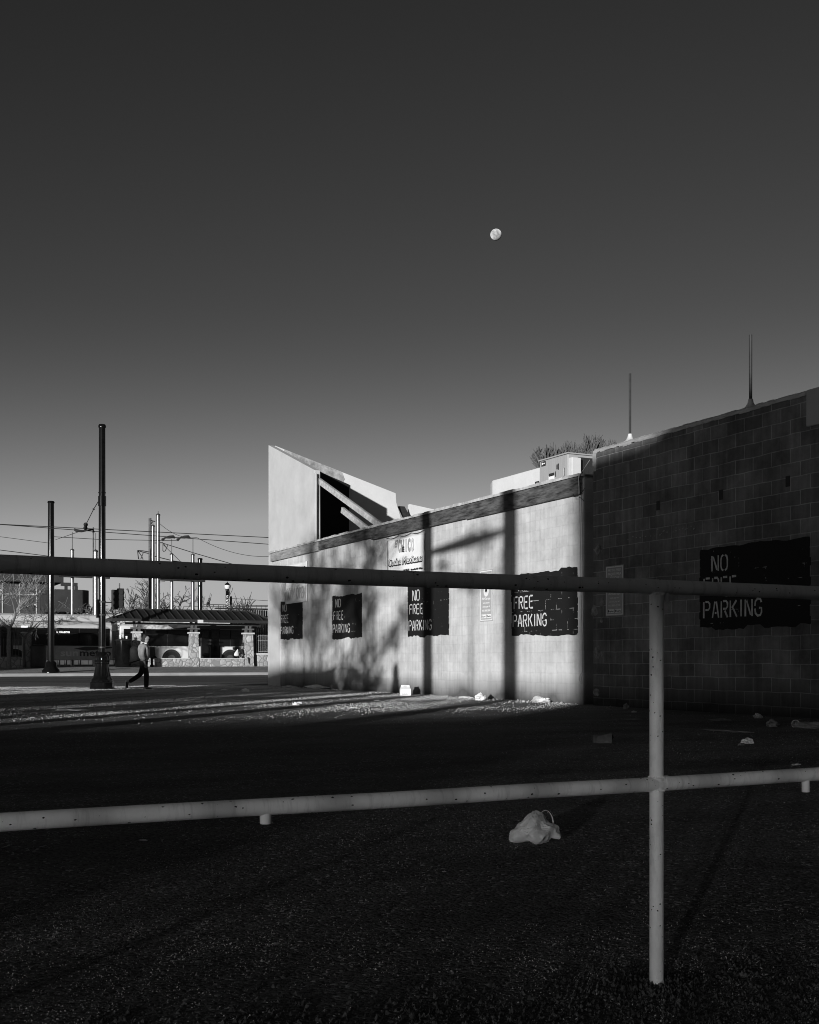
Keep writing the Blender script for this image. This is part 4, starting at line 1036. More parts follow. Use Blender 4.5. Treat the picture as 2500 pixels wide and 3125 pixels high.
# ================================================================== STREET POLES
def street_pole(px, ybase_v, r_, ytop, label, base=True, collar=()):
    v = ybase_v; p = onV(px, 2015, v); zb = gz(v); zt_ = onV(px, ytop, v).z
    t = thing('street_pole', (p.x, v, zb), label, 'pole', 'black iron street poles')
    h = zt_ - zb
    mb = MB(); z1 = 1.15 if base else 0
    mb.tube([(p.x, v, zb + z1 - 0.05), (p.x, v, zb + h * 0.62), (p.x, v, zt_)], [r_, r_, r_ * 0.92], 20); sh = mb.build('shaft', M_iron, t, smooth=True)
    mb = MB(); mb.lathe((p.x, v, zt_ - 0.04), [(r_ * 1.08, 0), (r_ * 1.12, 0.05), (r_ * 0.9, 0.1), (0.02, 0.12)], 20); mb.build('cap', M_iron, sh, smooth=True)
    for z_, hh, rr_ in collar:
        mb = MB(); mb.lathe((p.x, v, z_), [(r_ * rr_, 0), (r_ * rr_, hh)], 20); mb.build('collar', M_iron, sh, smooth=True)
    if base:
        mb = MB(); mb.lathe((p.x, v, zb - 0.05), [(0.40, 0), (0.40, 0.12), (0.385, 0.13), (0.39, 0.27), (0.36, 0.30)], 8); pb = mb.build('plinth', M_iron, t, bevel=0.012)
        mb = MB(); mb.lathe((p.x, v, zb), [(0.35, 0.252), (0.34, 0.32), (0.29, 0.37), (0.265, 0.46), (0.235, 0.60), (0.21, 0.76), (0.205, 0.82), (0.235, 0.85), (0.225, 0.89), (0.23, 0.91), (0.23, 1.08), (0.21, 1.12), (0.16, 1.17), (r_ * 1.02, 1.22)], 32, 0.035, 1)
        mb.build('fluted_base', M_iron, t, smooth=True)
        for zz in (1.35, 2.42, 2.85):
            mb = MB(); mb.lathe((p.x, v, zb + zz), [(r_ * 1.12, 0), (r_ * 1.12, 0.05)], 20); mb.build('band', M_dkmetal, sh, smooth=True)
        mb = MB(); mb.box((p.x - r_ * 1.6, v - 0.08, zb + 2.35), (p.x - r_ * .9, v + 0.10, zb + 2.95)); mb.build('control_box', M_iron, t, bevel=0.01)
    return t, p
tp, pp = street_pole(312, 38.4, 0.113, 1301, 'tall black street pole with a fluted flared base, left of the walking person', True, ((onV(312, 1544, 38.4).z, 0.32, 1.16), (onV(312, 1505, 38.4).z, .03, 1.12)))
tp2, pp2 = street_pole(156, 60.9, 0.165, 1533, 'slimmer black street pole near the left edge with a plain foot', False)
mb = MB(); mb.lathe((pp2.x, 60.9, gz(60.9) - .02), [(.45, 0), (.45, .12), (.3, .3), (.28, .5), (.2, .6)], 16); mb.build('foot', M_iron, tp2, smooth=True)
street_pole(611, 86, 0.18, 1706, 'dark street pole rising behind the shelter roof beside the rear lamp', False)

# overhead wires ------------------------------------------------------------
def wire(pts, r_, label, sag=0.0, group='overhead tram wires', name='overhead_wire'):
    P = []
    for i in range(len(pts) - 1):
        a = Vector(pts[i]); b = Vector(pts[i + 1])
        for k in range(12):
            t = k / 12; q = a.lerp(b, t); q.z -= sag * 4 * t * (1 - t); P.append(q)
    P.append(Vector(pts[-1])); mb = MB(); mb.tube(P, r_, 5)
    o = mb.build(name, M_wire, None, smooth=True)
    return tag(o, label, 'wire', group)
wv = 47.0
def wl(px0, y0, px1, y1, v0, v1, ext=0.35):
    a = onV(px0, y0, v0); b = onV(px1, y1, v1); d_ = b - a
    return [a - d_ * ext, b + d_ * ext]
wire(wl(0, 1600, 822, 1640.5, wv, wv), 0.016, 'upper of the two long level wires running behind the big pole')
wire(wl(0, 1600.5, 822, 1661, wv + 3, wv + 3), 0.016, 'lower of the two long level wires running behind the big pole')
wire([onV(165, 1638, 60.9), onV(300, 1646, 62), onV(470, 1649, 64), onV(540, 1650, 65)], 0.016, 'short wire from the slim pole towards the tram catenary clamps')
wire([onV(-60, 1630, 60), onV(155, 1658, 60.9)], 0.012, 'thin wire reaching the slim pole from the left edge')
wire([onV(-60, 1671, 60), onV(155, 1698, 60.9)], 0.018, 'lower wire reaching the slim pole just above the rail')
wire([onV(300, 1531, 38.4), onV(286, 1554, 41), onV(263, 1600, 46)], 0.014, 'slanting wire with an insulator hanging from the big pole')
wire([onV(240, 1623, 47), onV(170, 1647, 58)], 0.012, 'thin diagonal stay left of the big pole')
wire([onV(476, 1587, 96), onV(600, 1640, 97), onV(826, 1698, 98)], 0.02, 'long thin wire dropping from the power pole to the building corner', 0.5)
wire([onV(492, 1656, 90), onV(600, 1690, 91), onV(826, 1755, 92)], 0.03, 'dark wire sloping down behind the top rail')
wire([onV(496, 1660, 90), onV(560, 1722, 88)], 0.022, 'short steep stay right of the twin steel poles')
wire([onV(690, 1825, 150), onV(826, 1834, 150)], 0.03, 'faint far wire right of the bare shrub tree')
wire([onV(560, 1850, 150), onV(826, 1851, 150)], 0.04, 'faint far wire just above the shelter roof')
# insulators / clamps
def fitting(pts, rad, label, name='wire_clamp'):
    mb = MB(); mb.tube(pts, rad, 10); return tag(mb.build(name, M_ink, None, smooth=True), label, 'insulator', 'fittings on the tram wires')
p = onV(263, 1602, 46)
fitting([onV(264, 1597, 46), onV(262, 1601, 46.2), onV(262, 1605, 46.4), onV(261, 1611, 46.6), onV(260, 1616, 46.8)], [0.03, 0.09, 0.04, 0.085, 0.03], 'bulky insulator at the foot of the slanting wire', 'insulator')
fitting([onV(287, 1551, 41), onV(286, 1554, 41), onV(285, 1557, 41)], [0.01, 0.045, 0.01], 'round insulator halfway up the slanting wire', 'insulator')
fitting([onV(226, 1615, 47), onV(233, 1619, 47), onV(250, 1621, 47), (onV(268, 1618, 47)), onV(284, 1616, 47), onV(286, 1625, 47)], [0.04, 0.06, 0.05, 0.035, 0.04, 0.05], 'long switch bar clamped to the lower long wire')
for x0, lab in ((495, 'left curved clamp on the wires right of the twin steel poles'), (541, 'right curved clamp on the wires right of the twin steel poles')):
    fitting([onV(x0, 1648, 64), onV(x0 + 10, 1641, 64), onV(x0 + 22, 1639, 64), onV(x0 + 34, 1638, 64), onV(x0 + 40, 1642, 64)], [0.09, 0.045, 0.09, 0.09, 0.04], lab)

# steel poles -----------------------------------------------------------------
def steel_pole(px, ytop, ybase, v, r_, rod, label, arm=None):
    a = onV(px, ybase, v); b = onV(px, ytop, v)
    t = thing('steel_pole', (a.x, v, 0.57), label, 'pole', 'pale steel poles of the tram depot')
    mb = MB(); mb.tube([(a.x, v, 0.57), (a.x, v, b.z)], [r_ * 1.04, r_ * 0.94], 16); s_ = mb.build('shaft', M_steel, t, smooth=True)
    mb = MB(); mb.lathe((a.x, v, b.z), [(r_ * 1.15, 0), (r_ * 1.1, r_ * .5), (0.02, r_ * 1.1)], 16); mb.build('cap', M_dkmetal, s_, smooth=True)
    if rod:
        c = onV(px, rod, v); mb = MB(); mb.tube([(a.x, v, b.z), (a.x, v, c.z)], 0.028, 6); mb.build('lightning_rod', M_dkmetal, t)
    return t
SVV = 84
def spr(px, w_px, v): return w_px / 2 / F * onV(px, 1900, v).y * 1.02
steel_pole(221, 1680, 1880, SVV, 0.125, 1624, 'steel pole above the dark panel, left of the big black pole')
steel_pole(292, 1684, 1880, SVV - 3, 0.155, 1626, 'steel pole half hidden directly behind the big black pole')
steel_pole(467, 1607, 1875, SVV, 0.14, 1592, 'left one of the twin tall steel poles')
steel_pole(483, 1573, 1875, SVV, 0.14, 1560, 'right and tallest one of the twin steel poles')
steel_pole(524, 1693, 1875, SVV, 0.125, 1645, 'steel pole just right of the twin tall steel poles')
steel_pole(589, 1695, 1875, SVV, 0.13, 1642, 'steel pole beside the thin dark pole above the shelter')
def dark_pole(px, ytop, v, r_, label, arms):
    a = onV(px, ytop, v); t = thing('utility_pole', (a.x, v, 0.57), label, 'pole', 'dark utility poles')
    mb = MB(); mb.tube([(a.x, v, 0.57), (a.x, v, a.z)], [r_ * 1.1, r_ * .85], 12); mb.build('shaft', M_bark, t, smooth=True)
    for pl_ in arms:
        mb = MB(); mb.tube([onV(x, y, v) for x, y in pl_], 0.035, 6); mb.build('bracket', M_dkmetal, t)
    return t
dark_pole(458, 1581, 86, 0.125, 'dark utility pole with wire brackets left of the twin steel poles',
          [[(460, 1588), (468, 1590), (474, 1592)], [(460, 1600), (468, 1590)], [(458, 1685), (436, 1681), (420, 1680)], [(458, 1690), (436, 1685), (420, 1680)], [(420, 1680), (423, 1706), (430, 1706), (437, 1688)], [(422, 1682), (433, 1698), (437, 1708)],
           [(461, 1660), (475, 1657), (497, 1656)], [(497, 1656), (497, 1680), (500, 1683), (505, 1681), (512, 1664)], [(498, 1657), (508, 1672)], [(462, 1695), (490, 1702), (530, 1712), (560, 1716)]])
dark_pole(285, 1609, 82, 0.055, 'thin dark pole just left of the big black pole', [])
dark_pole(365, 1780, 90, 0.06, 'thin dark pole carrying the traffic light in front of the bare tree', [])
dark_pole(705, 1820, 92, 0.10, 'short dark post right of the street lamp', [])
dark_pole(759, 1848, 120, 0.08, 'far thin post with a crossbar above the shelter roof', [[(745, 1857), (778, 1857)]])
# long pipe crossbars at the rail height
mb = MB(); mb.tube([onV(180, 1757, SVV - .5), onV(335, 1763, SVV - .5)], 0.09, 8); mb.tube([onV(490, 1768, SVV - .5), onV(626, 1773, SVV - .5)], 0.09, 8)
tag(mb.build('crossbar', M_dkmetal, None), 'long dark bars tying the steel poles just under the rail', 'bar')
# traffic light
def traffic_light():
    v = 88; p = onV(350, 1830, v); t = thing('traffic_light', (p.x, v, 0.57), 'dark traffic light seen in front of the bare tree left of the twin poles', 'traffic light')
    mb = MB(); mb.box((p.x - .22, v - .15, p.z - .75), (p.x + .22, v + .15, p.z + .75)); mb.build('housing', M_ink, t, bevel=.03)
    q = onV(368, 1826, v); mb = MB(); mb.box((q.x - .25, v - .15, q.z - .75), (q.x + .25, v + .15, q.z + .75)); mb.build('housing', M_ink, t, bevel=.03)
    for c in (p, q):
        mb = MB()
        for k in (-1, 0, 1): mb.tube([(c.x, v - .16, c.z + k * .45), (c.x, v - .3, c.z + k * .45)], .15, 10)
        mb.build('visor', M_ink, t)
    mb = MB(); mb.tube([onV(318, 1838, v), onV(365, 1840, v)], .05, 6); mb.tube([(q.x, v, .57), (q.x, v, q.z)], .06, 8); mb.build('mast', M_dkmetal, t)
traffic_light()
# lamps
def lamp(px, yt, yg, v, label):
    p = onV(px, yt, v); s = onV(px, yt, v).y / F * 1.0
    k = (onV(px + 1, yt, v) - p).length
    t = thing('street_lamp', (p.x, v, 0.57), label, 'street lamp', 'black acorn street lamps')
    zt_ = p.z; g = (onV(px, yt, v).z - onV(px, yg, v).z)
    mb = MB(); mb.tube([(p.x, v, .57), (p.x, v, zt_ - g * 1.9)], [.11, .08], 12); mb.build('post', M_iron, t, smooth=True)
    mb = MB(); mb.lathe((p.x, v, zt_ - g * 1.9), [(.09, 0), (.12, g * .1), (g * .22, g * .5), (g * .28, g * .8), (g * .26, g * .86)], 16); mb.build('neck', M_iron, t, smooth=True)
    mb = MB(); mb.lathe((p.x, v, zt_ - g * 1.04), [(g * .22, 0), (g * .36, g * .18), (g * .40, g * .42), (g * .36, g * .55)], 16); gl = mb.build('lamp_glass', M_lampglass, t, smooth=True)
    mb = MB(); mb.lathe((p.x, v, zt_ - g * .48), [(g * .40, 0), (g * .34, g * .1), (g * .22, g * .26), (g * .10, g * .32), (g * .05, g * .36), (g * .07, g * .42), (.01, g * .5)], 16); mb.build('lid', M_iron, t, smooth=True)
lamp(694, 1775, 1797, 80, 'black acorn street lamp standing clear above the shelter roof')
lamp(614, 1815, 1834, 92, 'black acorn street lamp half hidden beside the thin dark pole')

# ================================================================== TREES (bare)
def tree(loc, h, spread, seed, label, m=M_bark, group='bare winter trees', levels=5, trunk_h=0.3, r0=None, lean=(0, 0), upright=0.5, nb=3, name='bare_tree', minr=0.012, cat='tree'):
    rs = random.Random(seed); t = thing(name, loc, label, cat, group)
    r0 = r0 or h * 0.022
    tk = MB(); cr = MB()
    base = Vector(loc); top = base + Vector((lean[0], lean[1], h * trunk_h))
    tk.tube([base - Vector((0, 0, .1)), base.lerp(top, .5) + Vector((rs.uniform(-.05, .05) * h * .3, 0, 0)), top], [r0 * 1.3, r0, r0 * .85], 9)
    def grow(p, d_, L, r, lev, mb):
        pts = [p]; q = p; dd = d_.copy(); ns = 4 if lev < levels - 1 else 3
        for i in range(ns):
            dd = (dd + Vector((rs.gauss(0, .16), rs.gauss(0, .16), rs.gauss(0, .10) + .05 * upright))).normalized()
            q = q + dd * L / ns; pts.append(q)
        rads = [max(minr, r * (1 - .45 * i / ns)) for i in range(ns + 1)]
        mb.tube(pts, rads, 6 if lev < 2 else (4 if lev < 4 else 3), cap=False)
        if lev >= levels: return
        k = nb if lev < 2 else nb + (1 if rs.random() < .5 else 0)
        for i in range(k):
            f = 1.0 if i == 0 else rs.uniform(.35, .95)
            j = min(ns, max(1, int(round(f * ns)))); s_ = pts[j]
            ax = Vector((rs.gauss(0, 1), rs.gauss(0, 1), rs.gauss(0, .5))).normalized()
            nd = (dd + ax * spread * (.55 if i == 0 else 1.0) + Vector((0, 0, upright * .35))).normalized()
            grow(s_, nd, L * rs.uniform(.58, .80), rads[j] * .68, lev + 1, mb)
    for i in range(3 if nb < 4 else 4):
        a = 2 * PI * (i + rs.random() * .6) / 3
        d_ = Vector((math.cos(a) * spread, math.sin(a) * spread, .6 + upright * .6)).normalized()
        grow(top, d_, h * .30, r0 * .7, 1, cr if levels > 0 else tk)
    mz = max(v[2] for v in cr.v) - base.z; kk = h / mz
    for b_ in (tk, cr): b_.v = [(base.x + (v[0] - base.x) * kk, base.y + (v[1] - base.y) * kk, base.z + (v[2] - base.z) * kk) for v in b_.v]
    tk.build('trunk', m, t, smooth=True, fix=False); cr.build('crown', m, t, smooth=True, fix=False)
    return t
def pollard(loc, ztop, seed, label, px):
    rs = random.Random(seed); t = thing('leafless_tree', loc, label, 'tree', 'tree tops behind the roof')
    tk = MB(); cr = MB(); b = Vector(loc); wd = {21: 1.3, 22: .8, 23: 1.5, 24: .7}[seed]
    tk.tube([b - Vector((0, 0, .3)), b + Vector((0, 0, 4)), b + Vector((0, 0, ztop - 4.6))], [.28, .22, .16], 8)
    fork = b + Vector((0, 0, ztop - 4.7))
    heads = 2 + (1 if wd > 1 else 0)
    for h_ in range(heads):
        f = (h_ - (heads - 1) / 2) * wd * .75
        hd = Vector((b.x + f * CY, b.y - f * SY + rs.uniform(-.5, .5), ztop - 2.3 - abs(f) * .3 - rs.random() * .3))
        tk.tube([fork, fork.lerp(hd, .5) + Vector((0, 0, -.1)), hd], [.14, .10, .08], 6)
        for k in range(46):
            a = rs.uniform(-.75, .75); L = rs.uniform(1.2, 2.15) * (1 - .25 * abs(a)); a2 = rs.uniform(-.6, .6)
            dv = Vector((math.sin(a) * CY + a2 * .5, -math.sin(a) * SY + a2 * .5, math.cos(a))).normalized()
            q = [hd]; dd = dv
            for m_ in range(4):
                dd = (dd + Vector((rs.gauss(0, .10), rs.gauss(0, .10), .10))).normalized(); q.append(q[-1] + dd * L / 4)
            cr.tube(q, [.05, .042, .036, .03, .024], 4, cap=False)
            for m_ in range(5):
                s0 = q[rs.randint(1, 3)]; e = (dd + Vector((rs.gauss(0, .5), rs.gauss(0, .5), .3))).normalized() * rs.uniform(.25, .55)
                cr.tube([s0, s0 + e * .5, s0 + e + Vector((0, 0, .04))], [.03, .026, .02], 3, cap=False)
    tk.build('trunk', M_bark, t, smooth=True, fix=False); cr.build('crown', M_bark, t, smooth=True, fix=False)
def gp(px, v): p = onV(px, 2015, v); return Vector((p.x, v, gz(v)))
tree(gp(400, 92), 7.1, .95, 3, 'wide bare tree behind the shelter, left of the dark utility pole', minr=.022, upright=.3, r0=.11, levels=5)
tree(gp(355, 96), 5.8, .95, 8, 'lower bare tree behind the traffic light', minr=.022, upright=.3, r0=.1, levels=5)
tree(gp(520, 94), 7.1, .95, 5, 'wide dense bare tree right of the twin steel poles', minr=.024, upright=.3, r0=.11, levels=5)
tree(gp(472, 98), 6.6, .9, 6, 'bare tree tangled between the twin steel poles', minr=.022, upright=.3, r0=.1)
tree(gp(655, 88), 6.4, .5, 7, 'thin upright bare shrub left of the clear street lamp', minr=.018, upright=1.1, trunk_h=.12, r0=.06, levels=4, nb=3)
tree(gp(725, 90), 6.0, .6, 9, 'thin spreading bare shrub right of the clear street lamp', minr=.018, upright=1.0, trunk_h=.12, r0=.06, levels=4, nb=3)
tree(gp(28, 66), 5.9, .85, 12, 'pale barked bare tree in front of the dark building at far left', m=M_pbark, minr=.012, upright=.35, r0=.11, levels=5, trunk_h=.38)
tree(gp(75, 67), 4.0, 1.05, 13, 'small drooping bare tree beside the stone pillar at far left', m=M_bark, minr=.010, upright=-.05, r0=.07, levels=5, trunk_h=.42)
for (px, pt, v, sd, lab) in ((1705, 1356, 56, 21, 'leafless tree top showing above the left of the rooftop unit'), (1755, 1362, 58, 22, 'small leafless tree top above the middle of the rooftop unit'), (1812, 1336, 60, 23, 'tallest leafless tree top between the rooftop unit and the taller wall'), (1840, 1358, 62, 24, 'low leafless tree top just peeping over the white parapet')):
    p = onV(px, pt, v)
    pollard(Vector((p.x, v, .3)), p.z + .75, sd, lab, px)

# ================================================================== SHELTER
SV = 68.0
def sx_(px, v=SV): return onV(px, 2015, v).x
sh = thing('bus_shelter', (sx_(600), SV, 0.57), 'open bus shelter with a ribbed dark hipped roof on three tapered stone columns', 'shelter')
colx = [(408, 434), (582, 609), (748, 776)]
zc0 = 0.56; zc1 = 2.56
for (a, b) in colx:
    ua, ub = sx_(a), sx_(b); c = (ua + ub) / 2; hw_ = (ub - ua) / 2
    mb = MB(); mb.add([(c - hw_, SV - .0, zc0), (c + hw_, SV, zc0), (c + hw_, SV + .62, zc0), (c - hw_, SV + .62, zc0), (c - hw_ * .86, SV + .06, zc1), (c + hw_ * .86, SV + .06, zc1), (c + hw_ * .86, SV + .56, zc1), (c - hw_ * .86, SV + .56, zc1)],
        [(0, 3, 2, 1), (4, 5, 6, 7), (0, 1, 5, 4), (1, 2, 6, 5), (2, 3, 7, 6), (3, 0, 4, 7)])
    co = mb.build('column', M_stone, sh, bevel=.02)
    mb = MB(); mb.box((c - hw_ * 1.12, SV - .03, zc1 + .002), (c + hw_ * 1.12, SV + .65, zc1 + .10)); mb.build('column_cap', M_cap, co, bevel=.02)
    mb = MB()
    for k in (-1, 1): mb.box((c + k * .14 - .07, SV + .22, zc1 + .10), (c + k * .14 + .07, SV + .40, zc1 + .26))
    mb.box((c - .34, SV + .12, zc1 + .262), (c + .34, SV + .5, zc1 + .35))
    for k in (-1, 1):
        mb.add([(c + k * .10 - .06, SV + .2, zc1 + .352), (c + k * .10 + .06, SV + .2, zc1 + .352), (c + k * .10 + .06, SV + .42, zc1 + .352), (c + k * .10 - .06, SV + .42, zc1 + .352),
                (c + k * .16 - .06, SV + .2, 3.26), (c + k * .16 + .06, SV + .2, 3.26), (c + k * .16 + .06, SV + .42, 3.26), (c + k * .16 - .06, SV + .42, 3.26)],
               [(0, 3, 2, 1), (4, 5, 6, 7), (0, 1, 5, 4), (1, 2, 6, 5), (2, 3, 7, 6), (3, 0, 4, 7)])
    mb.build('bracket', M_wood, co)
ul = sx_(342, SV - .9); ur = sx_(838, SV - .9); ze = 3.27; zr = 3.98; rl0 = sx_(428); rl1 = sx_(768)
v0_, v1_ = SV - 0.9, SV + 2.6; vm_ = (v0_ + v1_) / 2
mb = MB(); mb.add([(ul, v0_, ze + .1), (ur, v0_, ze + .1), (ur, v1_, ze + .1), (ul, v1_, ze + .1), (rl0, vm_, zr), (rl1, vm_, zr)], [(0, 1, 5, 4), (1, 2, 5), (2, 3, 4, 5), (3, 0, 4)])
mb.add([(ul, v0_, ze + .1), (ur, v0_, ze + .1), (ur, v1_, ze + .1), (ul, v1_, ze + .1)], [(0, 3, 2, 1)])
rf = mb.build('roof', M_seam, sh, fix=True)
mb = MB(); mb.box((ul - .02, v0_ - .03, ze - .06), (ur + .02, v0_ - .001, ze + .11)); mb.box((ul - .02, v0_, ze - .06), (ul + .0, v1_, ze + .11)); mb.box((ur, v0_, ze - .06), (ur + .02, v1_, ze + .11)); mb.build('roof_fascia', M_seam, rf)
mb = MB(); n = 20
for k in range(n):
    u = ul + (ur - ul) * (k + .5) / n
    # seam runs from eave up to ridge or hip
    if u < rl0: f_ = (u - ul) / (rl0 - ul)
    elif u > rl1: f_ = (ur - u) / (ur - rl1)
    else: f_ = 1
    a = Vector((u, v0_, ze + .1)); b = Vector((u, v0_ + (vm_ - v0_) * f_, ze + .1 + (zr - ze - .1) * f_))
    mb.add([a + Vector((-.015, 0, 0)), a + Vector((.015, 0, 0)), b + Vector((.015, 0, 0)), b + Vector((-.015, 0, 0)), a + Vector((-.015, 0, .07)), a + Vector((.015, 0, .07)), b + Vector((.015, 0, .07)), b + Vector((-.015, 0, .07))],
           [(0, 3, 2, 1), (4, 5, 6, 7), (0, 1, 5, 4), (1, 2, 6, 5), (2, 3, 7, 6), (3, 0, 4, 7)])
mb.tube([(ul, v0_, ze + .13), (rl0, vm_, zr + .03), (rl1, vm_, zr + .03), (ur, v0_, ze + .13)], .05, 6)
mb.build('roof_ribs', M_seam, rf)
mb = MB(); mb.box((sx_(603, v0_), v0_ - .05, ze - .10), (sx_(620, v0_), v0_ - .031, ze + .10)); mb.build('name_plate', M_aclid, sh)
mb = MB(); mb.box((ul + 1.0, SV + .15, ze - .20), (ur - .6, SV + .30, ze - .062)); mb.build('roof_beam', M_wood, sh)
# low stone bench walls
zb0, zb1 = .56, 1.08
for (a, b) in ((434.5, 581.5), (609.5, 747.5)):
    mb = MB(); mb.box((sx_(a) + .02, SV + .05, zb0), (sx_(b) - .02, SV + .5, zb1 - .07)); w_o = mb.build('bench_wall', M_stone, sh, bevel=.02)
    mb = MB(); mb.box((sx_(a) + .01, SV - .02, zb1 - .068), (sx_(b) - .01, SV + .58, zb1)); mb.build('bench_slab', M_cap, w_o, bevel=.02)
# separate stone wall with railing to the right
gw = thing('stone_wall', (sx_(800), SV + .5, .57), 'low fieldstone wall with an iron railing right of the shelter', 'wall')
mb = MB(); mb.box((sx_(779, SV + .7), SV + .3, .5), (sx_(900, SV + .7), SV + .75, 1.28)); mb.build('stonework', M_stone, gw, bevel=.02)
mb = MB(); mb.box((sx_(778, SV + .7) - .03, SV + .25, 1.282), (sx_(900, SV + .7), SV + .8, 1.40)); mb.build('wall_cap', M_cap, gw, bevel=.02)
mb = MB(); zz0 = 1.45; 
u0_ = sx_(784, SV + .5)
for k in range(9):
    u = u0_ + k * .135; mb.tube([(u, SV + .5, zz0), (u, SV + .5, 2.45 + (.1 if 0 < k < 8 else -.05))], .013, 6)
mb.tube([(u0_, SV + .5, 1.5), (u0_ + 3, SV + .5, 1.5)], .014, 6); mb.tube([(u0_, SV + .5, 2.2), (u0_ + 3, SV + .5, 2.2)], .014, 6); mb.tube([(u0_, SV + .5, 2.4), (u0_ + .1, SV + .5, 2.48), (u0_ + 3, SV + .5, 2.48)], .014, 6)
mb.build('railing', mat('light_iron', .35, .5, .1, 3), gw)
# slatted louvre screen behind
ls = thing('slatted_screen', (sx_(790, 78), 78, .57), 'tall dark slatted screen rising at a slant behind the shelter roof', 'screen')
mb = MB()
for k in range(34):
    u = sx_(752, 78) + k * .17
    zt_ = 4.55 - .004 * k
    mb.add([(u, 78, .57), (u + .05, 78.02, .57), (u + .05, 78.3, .57), (u, 78.28, .57), (u, 78, zt_), (u + .05, 78.02, zt_), (u + .05, 78.3, zt_), (u, 78.28, zt_)], [(0, 3, 2, 1), (4, 5, 6, 7), (0, 1, 5, 4), (1, 2, 6, 5), (2, 3, 7, 6), (3, 0, 4, 7)])
mb.build('slats', M_dkmetal, ls)
mb = MB(); mb.box((sx_(660, 78), 77.9, 4.56), (sx_(900, 78), 78.4, 4.64)); mb.build('top_rail', M_dkmetal, ls)
mb = MB()
for k in range(46): mb.tube([(sx_(625, 78) + k * .35, 78.2, 4.64), (sx_(625, 78) + k * .35, 78.2, 4.86)], .018, 4)
mb.tube([(sx_(625, 78), 78.2, 4.86), (sx_(900, 78), 78.2, 4.86)], .022, 5); mb.build('guard_rail', M_dkmetal, ls)

# ================================================================== BUSES
def bus(u0, u1, v, label, left):
    t = thing('city_bus', ((u0 + u1) / 2, v + 1.25, .57), label, 'bus', 'city buses at the stop')
    zb = .95; zw0 = 1.86; zw1 = 3.0; zt_ = 3.42
    vb = v + 2.55
    body = MB()
    prof = [(v + .02, zb), (v, zb + .1), (v, zw0), (v + .03, zt_ - .25), (v + .25, zt_ - .03), (v + .5, zt_), (vb - .5, zt_), (vb - .25, zt_ - .03), (vb - .03, zt_ - .25), (vb, zb)]
    body.prism(prof, 0, u0, u1)
    bo = body.build('body', M_buswhite if not left else M_busgrey, t, bevel=.05)
    mb = MB(); mb.box((u0 + .25, v - .006, zw0), (u1 - .15, v + .12, zw1)); wb = mb.build('window_band', M_glass, t, bevel=.03)
    mb = MB()
    n = 6
    for k in range(1, n):
        u = u0 + .25 + (u1 - u0 - .4) * k / n; mb.box((u - .03, v - .012, zw0 + .02), (u + .03, v - .007, zw1 - .02))
    mb.box((u0 + .3, v - .0115, zw1 - .36), (u1 - .2, v - .0068, zw1 - .34))
    mb.build('window_divider', M_rubber, wb)
    # roof pod
    p0, p1 = (u0 + 1.2, u1 - .1) if left else (u0 + .25, u1 - 1.5)
    hp = .48 if left else .62
    mb = MB(); mb.prism([(v + .25, zt_ + .002), (v + .30, zt_ + hp - .12), (v + .5, zt_ + hp), (vb - .5, zt_ + hp), (vb - .3, zt_ + hp - .12), (vb - .25, zt_ + .002)], 0, p0, p1); mb.build('roof_pod', M_buswhite if not left else M_busgrey, t, bevel=.06)
    # rear engine door with louvres (faces -u)
    mb = MB(); mb.box((u0 - .012, v + .1, zb + .15), (u0 + .02, vb - .1, 2.9)); ed = mb.build('engine_door', M_busdark, t)
    mb = MB()
    for k in range(9): mb.box((u0 - .04, v + .15, 1.9 + k * .16), (u0 - .013, v + .9, 1.98 + k * .16))
    mb.build('louvre', M_steel, ed)
    wheels = [onV(524, 2008, v).x] if not left else [u0 + 2.6, u1 - 6.0]
    if not left: wheels.append(u1 - 1.6)
    for wu in wheels:
        mb = MB(); ring = [(wu + .64 * math.cos(PI * k / 16), 1.03 + .64 * math.sin(PI * k / 16)) for k in range(17)] ; ring = [(wu + .64, zb - .01)] + ring + [(wu - .64, zb - .01)]
        mb.prism(ring, 1, v - .004, v + .3); mb.build('wheel_arch', M_ink, t)
        mb = MB(); mb.tube([(wu, v - .01, 1.05), (wu, v + .28, 1.05)], .48, 28); wh = mb.build('wheel', M_rubber, t, smooth=True)
        mb = MB(); mb.tube([(wu, v - .03, 1.05), (wu, v - .011, 1.05)], .26, 20); mb.build('rim', M_busdark, wh, smooth=True)
        mb = MB(); mb.tube([(wu + .66 * math.cos(PI * k / 16), v - .012, 1.03 + .66 * math.sin(PI * k / 16)) for k in range(17)], .02, 5); mb.build('arch_trim', M_buswhite, t)
    return t, bo
b1u1 = onV(343, 2000, 75).x
t1, bo1 = bus(b1u1 - 12.0, b1u1, 75, 'long grey city bus with lettered skirt, left behind the big pole', True)
# lettered skirt panel
pa0, pa1 = onV(166, 1990, 75).x, onV(345, 1990, 75).x
mb = MB(); r_ = .25; z0, z1 = .97, 1.84
mb.prism([(pa0 + .05, z0 + .06), (pa0 + .12, z0), (pa1 - .04, z0), (pa1 - .04, z1), (pa0 + .35, z1), (pa0 + .1, z1 - .18), (pa0, z1 - .45)], 1, 74.985, 74.998)
skp = mb.build('skirt_panel', mat('skirt_grey', .58, .5, .15, 2), t1)
mb = MB(); mb.prism([(pa0 + 1.2, z1 - .15), (pa0 + 1.9, z1 - .02), (pa1 - .05, z1 - .02), (pa1 - .05, z1 - .1), (pa0 + 2.0, z1 - .28)], 1, 74.975, 74.984); mb.build('swoosh', M_busdark, skp)
a = onV(184, 2002, 75); b = onV(238, 2002, 75)
text('lettering', 'sun', mat('skirt_white', .85, .5, .1, 3), skp, (a.x, 74.98, a.z), .62, 'V', 'LEFT', 1, 0, .003, 0, b.x - a.x, .012)
a = onV(242, 2002, 75); b = onV(338, 2002, 75)
